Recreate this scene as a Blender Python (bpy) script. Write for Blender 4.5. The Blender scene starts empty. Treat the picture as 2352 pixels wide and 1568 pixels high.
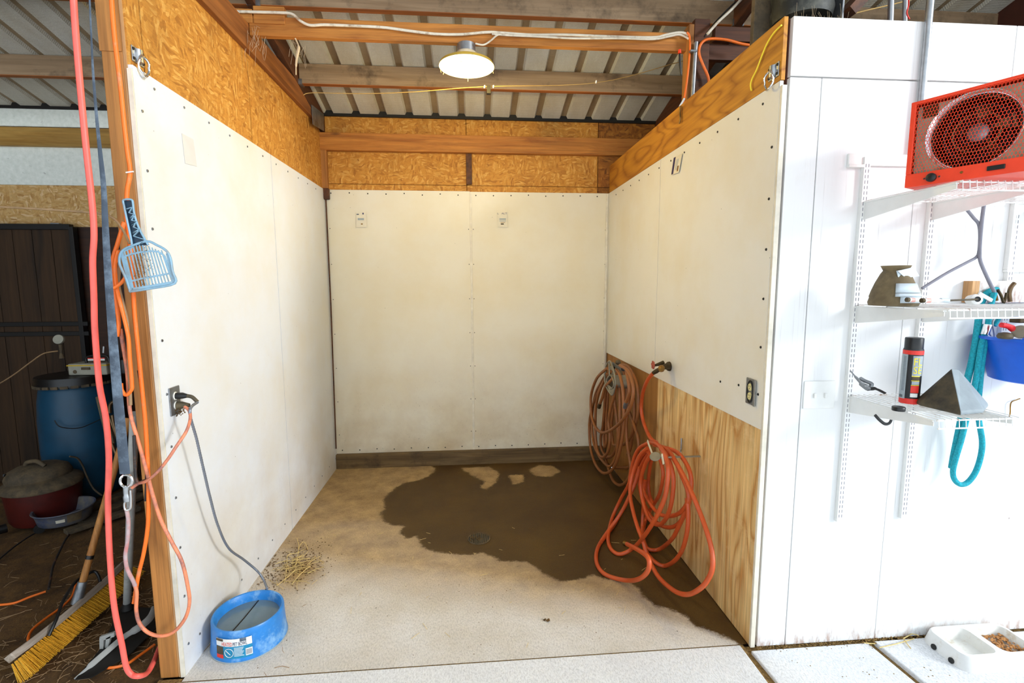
import bpy, bmesh, math, random
import numpy as np
from mathutils import Vector, Matrix
random.seed(7)
PI = math.pi
SC = bpy.context.scene
COL = SC.collection

# ------------------------------------------------------------ camera, world, light, exposure
FPX = 1126.0
CAM = Vector((1.2108, -4.3564, 1.6247))
_rx, _ry, _rz = -0.116, 0.0036, -0.0833
_M = Matrix.Rotation(_rz, 3, 'Z') @ Matrix.Rotation(_rx, 3, 'X') @ Matrix.Rotation(_ry, 3, 'Y')
RIGHT, FWD, UP = _M.col[0].copy(), _M.col[1].copy(), _M.col[2].copy()
cd = bpy.data.cameras.new('camera')
cam = bpy.data.objects.new('camera', cd)
COL.objects.link(cam)
cd.sensor_width = 36
cd.lens = FPX / 2352 * 36
cd.clip_start = 0.05
mw = Matrix.Identity(4)
for i in range(3):
    mw[i][0] = RIGHT[i]; mw[i][1] = UP[i]; mw[i][2] = -FWD[i]; mw[i][3] = CAM[i]
cam.matrix_world = mw
SC.camera = cam

world = bpy.data.worlds.new('sky'); SC.world = world; world.use_nodes = True
bg = world.node_tree.nodes['Background']
bg.inputs['Color'].default_value = (0.77, 0.89, 1.0, 1)
bg.inputs['Strength'].default_value = 1.1

def area(name, loc, target, sx, sy, power, color):
    l = bpy.data.lights.new(name, 'AREA'); l.shape = 'RECTANGLE'; l.size = sx; l.size_y = sy
    l.energy = power; l.color = color
    o = bpy.data.objects.new(name, l); COL.objects.link(o); o.location = loc
    o.rotation_euler = (Vector(target) - Vector(loc)).to_track_quat('-Z', 'Y').to_euler()
    return o
# daylight through the wide barn door behind and to the right of the camera
area('door_daylight', (12.2, -9.3, 5.4), (1.2, -1.6, 1.1), 2.2, 3.0, 930, (0.93, 0.97, 1.0))
# sun added behind the barn: it only reaches the unseen yard added in front, whose bounce lights the roof from below
sl = bpy.data.lights.new('sun', 'SUN'); sl.energy = 5.0; sl.angle = 0.01; sl.color = (1.0, 0.97, 0.92)
so = bpy.data.objects.new('sun', sl); COL.objects.link(so)
so.rotation_euler = Vector((-0.03, -0.45, -1)).to_track_quat('-Z', 'Y').to_euler()
LAMP_W = 21.0
SC.view_settings.view_transform = 'Standard'
SC.view_settings.look = 'None'
SC.view_settings.gamma = 1
SC.view_settings.use_curve_mapping = False
SC.view_settings.exposure = 0.62
SC.cycles.use_denoising = True

# ------------------------------------------------------------ helpers
def px(u, v, x=None, y=None, z=None):
    """the point of a plane (x=, y= or z=) of the barn that a photo pixel falls on"""
    d = RIGHT * ((u - 1176) / FPX) + FWD + UP * (-(v - 784) / FPX)
    if x is not None: t = (x - CAM.x) / d.x
    elif y is not None: t = (y - CAM.y) / d.y
    else: t = (z - CAM.z) / d.z
    return CAM + d * t

def catmull(pts, n=6, closed=False):
    pts = [Vector(p) for p in pts]
    out = []; N = len(pts)
    rng = range(N) if closed else range(N - 1)
    for i in rng:
        if closed:
            p0, p1, p2, p3 = pts[(i-1) % N], pts[i], pts[(i+1) % N], pts[(i+2) % N]
        else:
            p0 = pts[i-1] if i > 0 else pts[0]; p1 = pts[i]; p2 = pts[i+1]
            p3 = pts[i+2] if i + 2 < N else pts[-1]
        for k in range(n):
            t = k / n
            out.append(0.5 * ((2*p1) + (-p0+p2)*t + (2*p0-5*p1+4*p2-p3)*t*t + (-p0+3*p1-3*p2+p3)*t**3))
    if not closed: out.append(pts[-1].copy())
    return out

class MB:
    def __init__(s): s.v = []; s.f = []; s.m = []; s.mi = 0
    def add(s, vs, fs):
        b = len(s.v); s.v += [Vector(p) for p in vs]
        for f in fs: s.f.append(tuple(b + i for i in f)); s.m.append(s.mi)
        return s
    def box(s, a, b):
        x0, y0, z0 = [min(a[i], b[i]) for i in range(3)]; x1, y1, z1 = [max(a[i], b[i]) for i in range(3)]
        return s.add([(x0,y0,z0),(x1,y0,z0),(x1,y1,z0),(x0,y1,z0),(x0,y0,z1),(x1,y0,z1),(x1,y1,z1),(x0,y1,z1)],
                     [(0,3,2,1),(4,5,6,7),(0,1,5,4),(1,2,6,5),(2,3,7,6),(3,0,4,7)])
    def obox(s, c, ax, h):
        c = Vector(c); ax = [Vector(a).normalized() for a in ax]
        vs = []
        for dz in (-1, 1):
            for dx, dy in ((-1,-1),(1,-1),(1,1),(-1,1)):
                vs.append(c + ax[0]*h[0]*dx + ax[1]*h[1]*dy + ax[2]*h[2]*dz)
        return s.add(vs, [(0,3,2,1),(4,5,6,7),(0,1,5,4),(1,2,6,5),(2,3,7,6),(3,0,4,7)])
    def bar(s, a, b, w, t, up=(0,0,1)):
        a, b = Vector(a), Vector(b); d = b - a
        if d.length < 1e-6: return s
        d2 = d.normalized(); u = Vector(up); u = u - d2 * u.dot(d2)
        if u.length < 1e-4: u = d2.orthogonal()
        u.normalize(); r = d2.cross(u)
        return s.obox((a+b)/2, (d2, r, u), (d.length/2, w/2, t/2))
    def tube(s, pts, r, seg=8, closed=False, flat=None, normal=None):
        pts = [Vector(p) for p in pts]; n = len(pts)
        rs = r if isinstance(r, (list, tuple)) else [r] * n
        ref = None; vs = []
        for i in range(n):
            a = pts[i-1] if (i > 0 or closed) else pts[i]
            b = pts[(i+1) % n] if (i < n-1 or closed) else pts[i]
            t = (b - a)
            if t.length < 1e-9: t = Vector((0,0,1))
            t.normalize()
            if normal is not None: u = Vector(normal)
            elif ref is None: u = t.orthogonal()
            else: u = ref
            u = u - t * u.dot(t)
            if u.length < 1e-6: u = t.orthogonal()
            u.normalize(); ref = u; w = t.cross(u)
            for k in range(seg):
                an = 2*PI*k/seg
                fl = flat if flat else 1.0
                vs.append(pts[i] + (u * math.cos(an) * fl + w * math.sin(an)) * rs[i])
        fs = []
        for i in range(n if closed else n-1):
            j = (i+1) % n
            for k in range(seg):
                k2 = (k+1) % seg
                fs.append((i*seg+k, j*seg+k, j*seg+k2, i*seg+k2))
        if not closed:
            fs.append(tuple(range(seg))); fs.append(tuple((n-1)*seg + k for k in reversed(range(seg))))
        return s.add(vs, fs)
    def lathe(s, prof, c=(0,0,0), ax=(0,0,1), seg=32, sx=1.0, sy=1.0, ref=None, cap=True):
        c = Vector(c); w = Vector(ax).normalized()
        u = Vector(ref) if ref else w.orthogonal(); u = (u - w*u.dot(w)).normalized(); v = w.cross(u)
        vs = []
        for (r, h) in prof:
            for k in range(seg):
                a = 2*PI*k/seg
                vs.append(c + u*(r*math.cos(a)*sx) + v*(r*math.sin(a)*sy) + w*h)
        fs = []
        for i in range(len(prof)-1):
            for k in range(seg):
                k2 = (k+1) % seg
                fs.append((i*seg+k, i*seg+k2, (i+1)*seg+k2, (i+1)*seg+k))
        if cap:
            fs.append(tuple(reversed(range(seg)))); fs.append(tuple((len(prof)-1)*seg+k for k in range(seg)))
        return s.add(vs, fs)
    def prism(s, poly, ext):
        poly = [Vector(p) for p in poly]; e = Vector(ext); n = len(poly)
        vs = poly + [p + e for p in poly]
        fs = [tuple(range(n)), tuple(n + k for k in reversed(range(n)))]
        for k in range(n):
            k2 = (k+1) % n; fs.append((k, n+k, n+k2, k2))
        return s.add(vs, fs)
    def build(s, name, mat, parent=None, smooth=False, bevel=0, loc=None, label=None, kind=None, rec=True, seg=2):
        me = bpy.data.meshes.new(name)
        L = wloc(parent) if parent is not None else Vector((0,0,0))
        off = Vector(loc) if loc is not None else Vector((0,0,0))
        base = L + off if parent is not None else off
        me.from_pydata([tuple(p - base) for p in s.v], [], s.f)
        mats = mat if isinstance(mat, (list, tuple)) else [mat]
        for m in mats: me.materials.append(m)
        if len(mats) > 1:
            me.polygons.foreach_set('material_index', s.m)
        if rec:
            bm = bmesh.new(); bm.from_mesh(me)
            bmesh.ops.recalc_face_normals(bm, faces=bm.faces); bm.to_mesh(me); bm.free()
        if smooth:
            me.polygons.foreach_set('use_smooth', [True]*len(me.polygons))
        me.update()
        o = bpy.data.objects.new(name, me); COL.objects.link(o)
        o.location = off
        if parent is not None: o.parent = parent
        if smooth:
            m = o.modifiers.new('es', 'EDGE_SPLIT'); m.split_angle = math.radians(48)
        if bevel:
            m = o.modifiers.new('bev', 'BEVEL'); m.width = bevel; m.segments = seg; m.limit_method = 'ANGLE'
        if label: o['label'] = label
        if kind: o['kind'] = kind
        return o

def wloc(o):
    L = Vector((0,0,0))
    while o is not None: L += o.location; o = o.parent
    return L
def tag(o, label, cat, group=None):
    o['label'] = label; o['category'] = cat
    if group: o['group'] = group
    return o
def thing(name, label, cat, loc, group=None):
    o = bpy.data.objects.new(name, None); COL.objects.link(o); o.location = loc; o.empty_display_size = 0.05
    return tag(o, label, cat, group)
def structure(o, label=None):
    o['kind'] = 'structure'
    if label: o['label'] = label
    o['category'] = o.name.split('_')[0]
    return o

# ------------------------------------------------------------ materials
def lin(c):
    return tuple((x/12.92 if x <= 0.04045 else ((x+0.055)/1.055)**2.4) for x in c)
class NT:
    def __init__(s, name):
        s.m = bpy.data.materials.new(name); s.m.use_nodes = True
        s.t = s.m.node_tree; s.n = s.t.nodes; s.bsdf = s.n['Principled BSDF']
        s.tc = s.n.new('ShaderNodeTexCoord').outputs['Object']
    def L(s, a, b): s.t.links.new(a, b)
    def map(s, sc=(1,1,1), rot=(0,0,0), src=None):
        m = s.n.new('ShaderNodeMapping'); m.inputs['Scale'].default_value = sc; m.inputs['Rotation'].default_value = rot
        s.L(src or s.tc, m.inputs['Vector']); return m.outputs[0]
    def noise(s, vec, scale=5, detail=3, rough=0.5, dist=0.0):
        n = s.n.new('ShaderNodeTexNoise'); s.L(vec, n.inputs['Vector'])
        n.inputs['Scale'].default_value = scale; n.inputs['Detail'].default_value = detail
        n.inputs['Roughness'].default_value = rough; n.inputs['Distortion'].default_value = dist
        return n.outputs[0]
    def vor(s, vec, scale=5, rnd=1.0, out='Color', feature='F1'):
        n = s.n.new('ShaderNodeTexVoronoi'); n.feature = feature; s.L(vec, n.inputs['Vector'])
        n.inputs['Scale'].default_value = scale; n.inputs['Randomness'].default_value = rnd
        return n.outputs[out]
    def ramp(s, fac, stops):
        r = s.n.new('ShaderNodeValToRGB'); s.L(fac, r.inputs[0]); e = r.color_ramp.elements
        while len(e) < len(stops): e.new(0.5)
        for i, (p, c) in enumerate(stops):
            e[i].position = p
            e[i].color = (*(c if len(c) == 3 else c[:3]), 1) if isinstance(c, tuple) else (c, c, c, 1)
        return r.outputs[0]
    def mix(s, fac, a, b, mode='MIX'):
        m = s.n.new('ShaderNodeMix'); m.data_type = 'RGBA'; m.blend_type = mode
        for sock, val in ((m.inputs[0], fac), (m.inputs[6], a), (m.inputs[7], b)):
            if hasattr(val, 'is_linked') or isinstance(val, bpy.types.NodeSocket): s.L(val, sock)
            elif isinstance(val, tuple): sock.default_value = (*val, 1)
            else: sock.default_value = val
        return m.outputs[2]
    def math(s, op, a, b=None):
        m = s.n.new('ShaderNodeMath'); m.operation = op
        for i, v in enumerate((a, b)):
            if v is None: continue
            if isinstance(v, bpy.types.NodeSocket): s.L(v, m.inputs[i])
            else: m.inputs[i].default_value = v
        return m.outputs[0]
    def bump(s, h, strength=0.3, dist=0.01):
        b = s.n.new('ShaderNodeBump'); b.inputs['Strength'].default_value = strength; b.inputs['Distance'].default_value = dist
        s.L(h, b.inputs['Height']); s.L(b.outputs[0], s.bsdf.inputs['Normal'])
    def col(s, c):
        if isinstance(c, tuple): s.bsdf.inputs['Base Color'].default_value = (*c, 1)
        else: s.L(c, s.bsdf.inputs['Base Color'])
    def set(s, rough=None, metal=None, spec=None, **k):
        if rough is not None:
            if isinstance(rough, bpy.types.NodeSocket): s.L(rough, s.bsdf.inputs['Roughness'])
            else: s.bsdf.inputs['Roughness'].default_value = rough
        if metal is not None: s.bsdf.inputs['Metallic'].default_value = metal
        if spec is not None: s.bsdf.inputs['Specular IOR Level'].default_value = spec

def sxyz(nt, k):
    sp = nt.n.new('ShaderNodeSeparateXYZ'); nt.L(nt.tc, sp.inputs[0]); return sp.outputs[k]

def plain(name, c, rough=0.5, metal=0.0, var=0.12, vscale=18, dirt=None, dirtamt=0.5, bump=0.0, bscale=200, spec=None):
    """one colour with faint mottling and, if asked, dirt patches"""
    nt = NT(name); c = lin(c)
    n = nt.noise(nt.tc, vscale, 4, 0.6)
    lo = tuple(x*(1-var) for x in c); hi = tuple(min(1, x*(1+var)) for x in c)
    o = nt.ramp(n, [(0.3, lo), (0.7, hi)])
    if dirt is not None:
        d = nt.noise(nt.tc, vscale*0.6, 6, 0.7)
        f = nt.ramp(d, [(0.62-0.3*dirtamt, 0.0), (0.72, 0.9)])
        o = nt.mix(f, o, lin(dirt))
    nt.col(o); nt.set(rough, metal, spec)
    if bump: nt.bump(nt.noise(nt.tc, bscale, 2), bump, 0.002)
    return nt.m

def wood(name, c1, c2, axis='x', scale=10, rough=0.65, streak=0.5, knots=0.0, cath=0.0, dirt=None, dirtamt=0.4, bump=0.25):
    nt = NT(name); c1 = lin(c1); c2 = lin(c2)
    st = {'x': (0.09, 1, 1), 'y': (1, 0.09, 1), 'z': (1, 1, 0.09)}[axis]
    st2 = {'x': (0.02, 1, 1), 'y': (1, 0.02, 1), 'z': (1, 1, 0.02)}[axis]
    v = nt.map(st); v2 = nt.map(st2); v3 = nt.map(tuple(0.16 if q < 1 else 1 for q in st))
    a = nt.noise(v, scale*2.6, 5, 0.6, 0.8)
    f = nt.noise(v2, scale*9, 4, 0.7, 0.2)
    if cath:
        w = nt.math('PINGPONG', nt.math('MULTIPLY', nt.noise(v3, scale*0.55, 2, 0.45, 0.4), cath*1.6), 1.0)
        w = nt.math('POWER', w, 2.2)
        base = nt.mix(w, c1, c2)
        base = nt.mix(0.35, base, nt.ramp(a, [(0.35, c1), (0.65, c2)]))
    else:
        base = nt.ramp(a, [(0.32, c2), (0.68, c1)])
    fs = nt.ramp(f, [(0.35, 0.45), (0.6, 1.0)])
    o = nt.mix(streak, base, fs, 'MULTIPLY')
    if knots:
        kd = nt.vor(nt.map({'x': (0.35,1,1), 'y': (1,0.35,1), 'z': (1,1,0.35)}[axis]), knots, 1.0, 'Distance')
        o = nt.mix(nt.ramp(kd, [(0.04, 1.0), (0.10, 0.0)]), o, tuple(x*0.25 for x in c2))
    if dirt is not None:
        d = nt.noise(nt.tc, 4.5, 8, 0.7)
        o = nt.mix(nt.ramp(d, [(0.62-0.3*dirtamt, 0.0), (0.75, 0.95)]), o, lin(dirt))
    nt.col(o); nt.set(rough); nt.bump(f, bump, 0.004)
    return nt.m

def osb(name, cols, dirt=0.25):
    nt = NT(name)
    warp = nt.n.new('ShaderNodeVectorMath'); warp.operation = 'ADD'
    nz = nt.n.new('ShaderNodeTexNoise'); nz.inputs['Scale'].default_value = 3.5; nt.L(nt.tc, nz.inputs[0])
    sc = nt.n.new('ShaderNodeVectorMath'); sc.operation = 'SCALE'; sc.inputs['Scale'].default_value = 0.16
    nt.L(nz.outputs['Color'], sc.inputs[0]); nt.L(nt.tc, warp.inputs[0]); nt.L(sc.outputs[0], warp.inputs[1])
    w = warp.outputs[0]
    a = nt.vor(nt.map((1, 1, 3.6), (0.5, 0.3, 0.4), w), 26)
    b = nt.vor(nt.map((3.2, 3.2, 1), (-0.5, 0.6, 0.2), w), 24)
    sel = nt.ramp(nt.noise(nt.tc, 9, 2), [(0.46, 0.0), (0.54, 1.0)])
    c = nt.mix(sel, a, b)
    r = nt.n.new('ShaderNodeSeparateColor'); nt.L(c, r.inputs[0])
    fine = nt.noise(nt.map((1, 1, 6), (0.5, 0.3, 0.4), w), 60, 3)
    o = nt.ramp(r.outputs[0], [(0.0, lin(cols[0])), (0.25, lin(cols[1])), (0.7, lin(cols[2])), (1.0, lin(cols[3]))])
    o = nt.mix(0.25, o, nt.ramp(nt.noise(nt.map((1,1,3),(0.5,0.2,0.3)), 40, 6, 0.75, 1.0), [(0.32, 0.3), (0.55, 1.0)]), 'MULTIPLY')
    o = nt.mix(0.25, o, nt.ramp(fine, [(0.3, 0.4), (0.6, 1.0)]), 'MULTIPLY')
    if dirt:
        o = nt.mix(nt.ramp(nt.noise(nt.tc, 3.0, 7, 0.7), [(0.5, 0.0), (0.75, dirt)]), o, lin((0.30, 0.18, 0.06)))
    nt.col(o); nt.set(0.75); nt.bump(r.outputs[1], 0.25, 0.004)
    return nt.m

def frp(name, base, stain, low=0.5, speck=0.6):
    """white washable wall panel: faint pebble, splashes and specks that thicken towards the floor"""
    nt = NT(name); b = lin(base)
    z = sxyz(nt, 2)
    st = nt.ramp(nt.noise(nt.tc, 1.7, 6, 0.6), [(0.42, 0.0), (0.8, 0.5)])
    o = nt.mix(st, b, lin(stain))
    zz = nt.ramp(nt.math('MULTIPLY', z, 0.5), [(0.0, 1.0), (0.35, 0.35), (0.6, 0.05)])
    sp = nt.noise(nt.tc, 75, 3, 0.6)
    pat = nt.noise(nt.tc, 5, 4, 0.6)
    k = nt.math('MULTIPLY', nt.math('MULTIPLY', nt.ramp(sp, [(0.66, 0.0), (0.71, 1.0)]), nt.ramp(pat, [(0.42, 0.1), (0.62, 1.0)])), nt.math('MULTIPLY', zz, speck))
    o = nt.mix(k, o, lin((0.22, 0.16, 0.10)))
    v = nt.vor(nt.tc, 9, 1.0, 'Distance')
    k2 = nt.math('MULTIPLY', nt.ramp(v, [(0.015, 1.0), (0.03, 0.0)]), 0.6)
    o = nt.mix(k2, o, lin((0.25, 0.18, 0.1)))
    hz = nt.math('MULTIPLY', nt.ramp(nt.noise(nt.tc, 3.2, 5, 0.65), [(0.35, 0.0), (0.75, 1.0)]), nt.math('MULTIPLY', zz, low))
    o = nt.mix(hz, o, lin((0.62, 0.48, 0.30)))
    nt.col(o); nt.set(0.45, spec=0.3); nt.bump(nt.noise(nt.tc, 220, 2), 0.06, 0.002)
    return nt.m

def painted_ply(name):
    nt = NT(name)
    o = lin((0.90, 0.90, 0.895))
    crack = nt.noise(nt.map((1, 1, 0.02)), 95, 3, 0.7)
    patch = nt.noise(nt.tc, 2.2, 4, 0.6)
    k = nt.math('MULTIPLY', nt.ramp(crack, [(0.60, 0.0), (0.72, 0.55)]), nt.ramp(patch, [(0.4, 0.1), (0.65, 1.0)]))
    o = nt.mix(k, o, lin((0.62, 0.58, 0.55)))
    v = nt.vor(nt.tc, 5.5, 1.0, 'Distance')
    o = nt.mix(nt.math('MULTIPLY', nt.ramp(v, [(0.016, 1.0), (0.034, 0.0)]), 0.65), o, lin((0.45, 0.30, 0.2)))
    st = nt.ramp(nt.noise(nt.map((1, 1, 0.5)), 2.6, 6, 0.65), [(0.58, 0.0), (0.82, 0.35)])
    o = nt.mix(st, o, lin((0.78, 0.72, 0.64)))
    z = sxyz(nt, 2)
    lowz = nt.ramp(nt.math('MULTIPLY', z, 1.0), [(0.0, 1.0), (0.05, 0.4), (0.16, 0.0)])
    o = nt.mix(nt.math('MULTIPLY', lowz, nt.ramp(nt.noise(nt.map((1,1,0.3)), 34, 4, 0.7), [(0.45, 0.0), (0.7, 1.0)])), o, lin((0.62, 0.42, 0.28)))
    nt.col(o); nt.set(0.6, spec=0.25); nt.bump(crack, 0.12, 0.003)
    return nt.m

def concrete(name, c, wet=False, c2=None):
    nt = NT(name); c = lin(c); c2 = lin(c2) if c2 else tuple(x*0.8 for x in c)
    big = nt.noise(nt.tc, 2.4, 6, 0.65)
    fine = nt.noise(nt.map((1, 0.5, 1), (0, 0, 0.35)), 150, 4, 0.8)
    o = nt.ramp(big, [(0.35, c2), (0.65, c)])
    o = nt.mix(0.55, o, nt.ramp(fine, [(0.36, 0.5), (0.56, 1.0)]), 'MULTIPLY')
    if wet:
        at = nt.n.new('ShaderNodeAttribute'); at.attribute_name = 'wet'
        dz = nt.n.new('ShaderNodeAttribute'); dz.attribute_name = 'dust'  # dirt together with the painted shadow edge
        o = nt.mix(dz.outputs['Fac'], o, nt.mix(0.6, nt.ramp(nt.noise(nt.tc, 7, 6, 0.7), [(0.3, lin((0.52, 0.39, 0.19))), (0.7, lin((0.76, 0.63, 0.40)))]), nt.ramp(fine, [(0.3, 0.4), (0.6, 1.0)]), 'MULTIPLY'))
        e = nt.math('ADD', at.outputs['Fac'], nt.math('MULTIPLY', nt.math('SUBTRACT', nt.noise(nt.tc, 18, 9, 0.85), 0.5), 0.15))
        w = nt.ramp(e, [(0.495, 0.0), (0.52, 1.0)])
        wc = nt.mix(0.6, nt.ramp(big, [(0.3, lin((0.27, 0.18, 0.04))), (0.7, lin((0.37, 0.27, 0.08)))]), nt.ramp(fine, [(0.3, 0.45), (0.6, 1.0)]), 'MULTIPLY')
        o = nt.mix(w, o, wc)
        rr = nt.ramp(w, [(0.0, 0.9), (1.0, 0.6)])
        nt.set(rr)
    else: nt.set(0.9)
    nt.col(o); nt.bump(fine, 0.55, 0.006)
    return nt.m

def dirt_mat(name, a, b, sc=9):
    nt = NT(name)
    n = nt.noise(nt.tc, sc, 8, 0.75); f = nt.noise(nt.tc, 120, 3, 0.7)
    o = nt.ramp(n, [(0.3, lin(a)), (0.7, lin(b))])
    o = nt.mix(0.6, o, nt.ramp(f, [(0.35, 0.4), (0.62, 1.0)]), 'MULTIPLY')
    sp = nt.ramp(nt.noise(nt.tc, 160, 2), [(0.70, 0.0), (0.74, 1.0)])
    o = nt.mix(sp, o, lin((0.66, 0.50, 0.30)))
    nt.col(o); nt.set(0.95); nt.bump(n, 0.6, 0.03)
    return nt.m

def scrim(name, a, b):
    """fibre-faced roof insulation: fine reflective weave, dusty"""
    nt = NT(name)
    big = nt.noise(nt.map((1, 0.3, 1)), 3.0, 6, 0.7)
    o = nt.ramp(big, [(0.32, lin(b)), (0.68, lin(a))])
    wv = nt.n.new('ShaderNodeTexWave'); wv.bands_direction = 'Y'; wv.inputs['Scale'].default_value = 26
    wv.inputs['Distortion'].default_value = 3.0; wv.inputs['Detail'].default_value = 1; wv.inputs['Detail Scale'].default_value = 9
    nt.L(nt.tc, wv.inputs[0])
    o = nt.mix(0.22, o, wv.outputs[0], 'MULTIPLY')
    nt.col(o); nt.set(0.42, 0.0); nt.bump(wv.outputs[1], 0.35, 0.004)
    return nt.m

M = {}
M['osb'] = osb('osb_orange', [(0.66,0.42,0.13),(0.76,0.51,0.18),(0.80,0.56,0.22),(0.87,0.66,0.33)], 0.35)
M['osb_light'] = osb('osb_light', [(0.74,0.55,0.30),(0.82,0.64,0.38),(0.86,0.70,0.45),(0.93,0.80,0.60)], 0.1)
M['osb_dark'] = osb('osb_brown', [(0.42,0.24,0.05),(0.54,0.32,0.08),(0.60,0.37,0.10),(0.70,0.46,0.16)], 0.5)
M['lumber_x'] = wood('lumber_x', (0.80,0.53,0.22), (0.62,0.36,0.11), 'x', 9, knots=4.5)
M['lumber_y'] = wood('lumber_y', (0.62,0.38,0.17), (0.42,0.23,0.08), 'y', 9, cath=7)
M['lumber_z'] = wood('lumber_z', (0.74,0.50,0.24), (0.55,0.34,0.13), 'z', 9, knots=2.0, cath=4)
M['lumber_pale'] = wood('lumber_pale', (0.84,0.66,0.45), (0.72,0.52,0.32), 'z', 9)
M['girt_pale'] = wood('girt_pale', (0.76,0.60,0.30), (0.62,0.45,0.18), 'x', 6, knots=3.5)
M['purlin_face'] = wood('purlin_dusty', (0.64,0.54,0.42), (0.50,0.40,0.29), 'x', 5, dirt=(0.20,0.15,0.10), dirtamt=0.4, streak=0.35)
M['purlin_edge'] = wood('purlin_edge', (0.70,0.40,0.14), (0.50,0.26,0.08), 'x', 7)
M['dark_wood'] = wood('dark_brown_wood', (0.40,0.22,0.09), (0.24,0.12,0.05), 'y', 8)
M['dark_wood_x'] = wood('dark_brown_wood_x', (0.42,0.23,0.10), (0.24,0.12,0.05), 'x', 8)
M['gate_wood'] = wood('gate_planks', (0.27,0.18,0.085), (0.13,0.085,0.035), 'z', 7, cath=5, rough=0.8)
M['gate_rail'] = plain('gate_rail_black', (0.06,0.05,0.04), 0.6)
M['brown_ply'] = wood('brown_sheet_wood', (0.26,0.14,0.055), (0.17,0.085,0.035), 'x', 6)  # darker brown for the lower wall of the left bay
M['ply'] = wood('plywood_low', (0.95,0.82,0.57), (0.74,0.49,0.19), 'z', 9, cath=10, streak=0.55, dirt=(0.92,0.82,0.62), dirtamt=0.25)
M['ply_back'] = wood('plywood_dull', (0.66,0.46,0.22), (0.56,0.37,0.15), 'z', 6, streak=0.3)
M['ply_y'] = wood('plywood_strip', (0.80,0.55,0.16), (0.56,0.32,0.05), 'y', 8, cath=13, streak=0.25)
M['base_board'] = wood('wet_board', (0.50,0.40,0.25), (0.32,0.24,0.12), 'x', 7, dirt=(0.20,0.14,0.07), dirtamt=0.3)
M['frp'] = frp('white_wall_panel', (0.90,0.89,0.855), (0.84,0.77,0.58))
M['frp_l'] = frp('white_wall_panel_left', (0.875,0.888,0.905), (0.85,0.79,0.64), 0.35, 0.5)
M['frp_b'] = frp('white_wall_panel_rear', (0.895,0.87,0.80), (0.84,0.76,0.56))
M['trimw'] = plain('white_trim', (0.86,0.83,0.76), 0.5)
M['wallpaint'] = painted_ply('white_painted_plywood')
M['redwood'] = plain('dark_red_gap', (0.30,0.14,0.08), 0.8)
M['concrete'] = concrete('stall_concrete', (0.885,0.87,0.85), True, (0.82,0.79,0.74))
M['slab'] = concrete('front_slab', (0.93,0.935,0.94), False, (0.89,0.89,0.895))
M['grit'] = dirt_mat('gold_grit', (0.46,0.34,0.16), (0.70,0.56,0.32), 60)
M['dirt'] = dirt_mat('bay_dirt', (0.27,0.18,0.08), (0.50,0.36,0.17))
M['scrim'] = scrim('roof_insulation', (0.88,0.88,0.84), (0.78,0.75,0.67))
M['scrim_rib'] = scrim('roof_rib_dust', (0.66,0.58,0.46), (0.52,0.43,0.31))  # ribs toned browner than the sheet between them
M['foam'] = plain('white_foam', (0.94,0.97,0.93), 0.8, var=0.1, vscale=30, dirt=(0.36,0.34,0.28), dirtamt=0.0, bump=0.3, bscale=90)
M['galv'] = plain('galvanised', (0.66,0.67,0.68), 0.38, 0.85, var=0.2)
M['steel'] = plain('dull_steel', (0.55,0.56,0.57), 0.42, 0.8, var=0.25, dirt=(0.35,0.30,0.25), dirtamt=0.3)
M['chrome'] = plain('chrome', (0.90,0.90,0.90), 0.12, 1.0, var=0.03)
M['brass'] = plain('old_brass', (0.60,0.45,0.22), 0.45, 0.7, var=0.3, dirt=(0.22,0.16,0.08), dirtamt=0.7)
M['brass_dark'] = plain('tarnished_brass', (0.30,0.24,0.13), 0.55, 0.5, var=0.4, dirt=(0.14,0.11,0.06), dirtamt=0.7)
M['black'] = plain('black_plastic', (0.07,0.07,0.07), 0.4)
M['rubber'] = plain('black_rubber', (0.14,0.135,0.12), 0.7, var=0.3, dirt=(0.42,0.36,0.24), dirtamt=1.0)
M['cable_white'] = plain('white_cable', (0.88,0.84,0.76), 0.5, dirt=(0.55,0.40,0.22), dirtamt=0.3)
M['string'] = plain('twine', (0.66,0.53,0.30), 0.8)
M['coral'] = plain('coral_hose', (0.95,0.40,0.35), 0.45, var=0.08)
M['cord_o'] = plain('orange_cord', (0.95,0.45,0.12), 0.45, var=0.1, dirt=(0.80,0.55,0.40), dirtamt=0.2)
M['cord_p'] = plain('peach_cord', (0.93,0.55,0.38), 0.5, var=0.1, dirt=(0.30,0.30,0.36), dirtamt=0.6)
M['cord_dark'] = plain('dark_cord', (0.16,0.15,0.15), 0.5, dirt=(0.55,0.35,0.22), dirtamt=0.2)
M['cord_tan'] = plain('tan_cord', (0.62,0.50,0.36), 0.6, var=0.2)
M['strap'] = plain('blue_grey_strap', (0.25,0.29,0.34), 0.7, var=0.2, dirt=(0.48,0.54,0.60), dirtamt=0.5, bump=0.3)
M['rope_grey'] = plain('grey_red_rope', (0.70,0.62,0.62), 0.7, var=0.2, dirt=(0.78,0.35,0.30), dirtamt=0.6)
M['scoop'] = plain('blue_grey_plastic', (0.50,0.64,0.72), 0.4, var=0.15, dirt=(0.55,0.48,0.40), dirtamt=0.35)
M['scoop_in'] = plain('dark_blue_plastic', (0.10,0.20,0.28), 0.5)
M['bowl'] = plain('blue_bowl', (0.16,0.49,0.78), 0.35, var=0.12, dirt=(0.55,0.72,0.86), dirtamt=0.3)
M['bowl_rim'] = plain('blue_bowl_inside', (0.22,0.53,0.80), 0.35, var=0.12)
M['water'] = plain('bowl_water', (0.38,0.47,0.53), 0.12, var=0.12, vscale=8)
M['barrel'] = plain('blue_barrel', (0.04,0.26,0.37), 0.45, var=0.2, vscale=5, dirt=(0.18,0.24,0.26), dirtamt=0.3)
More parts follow.
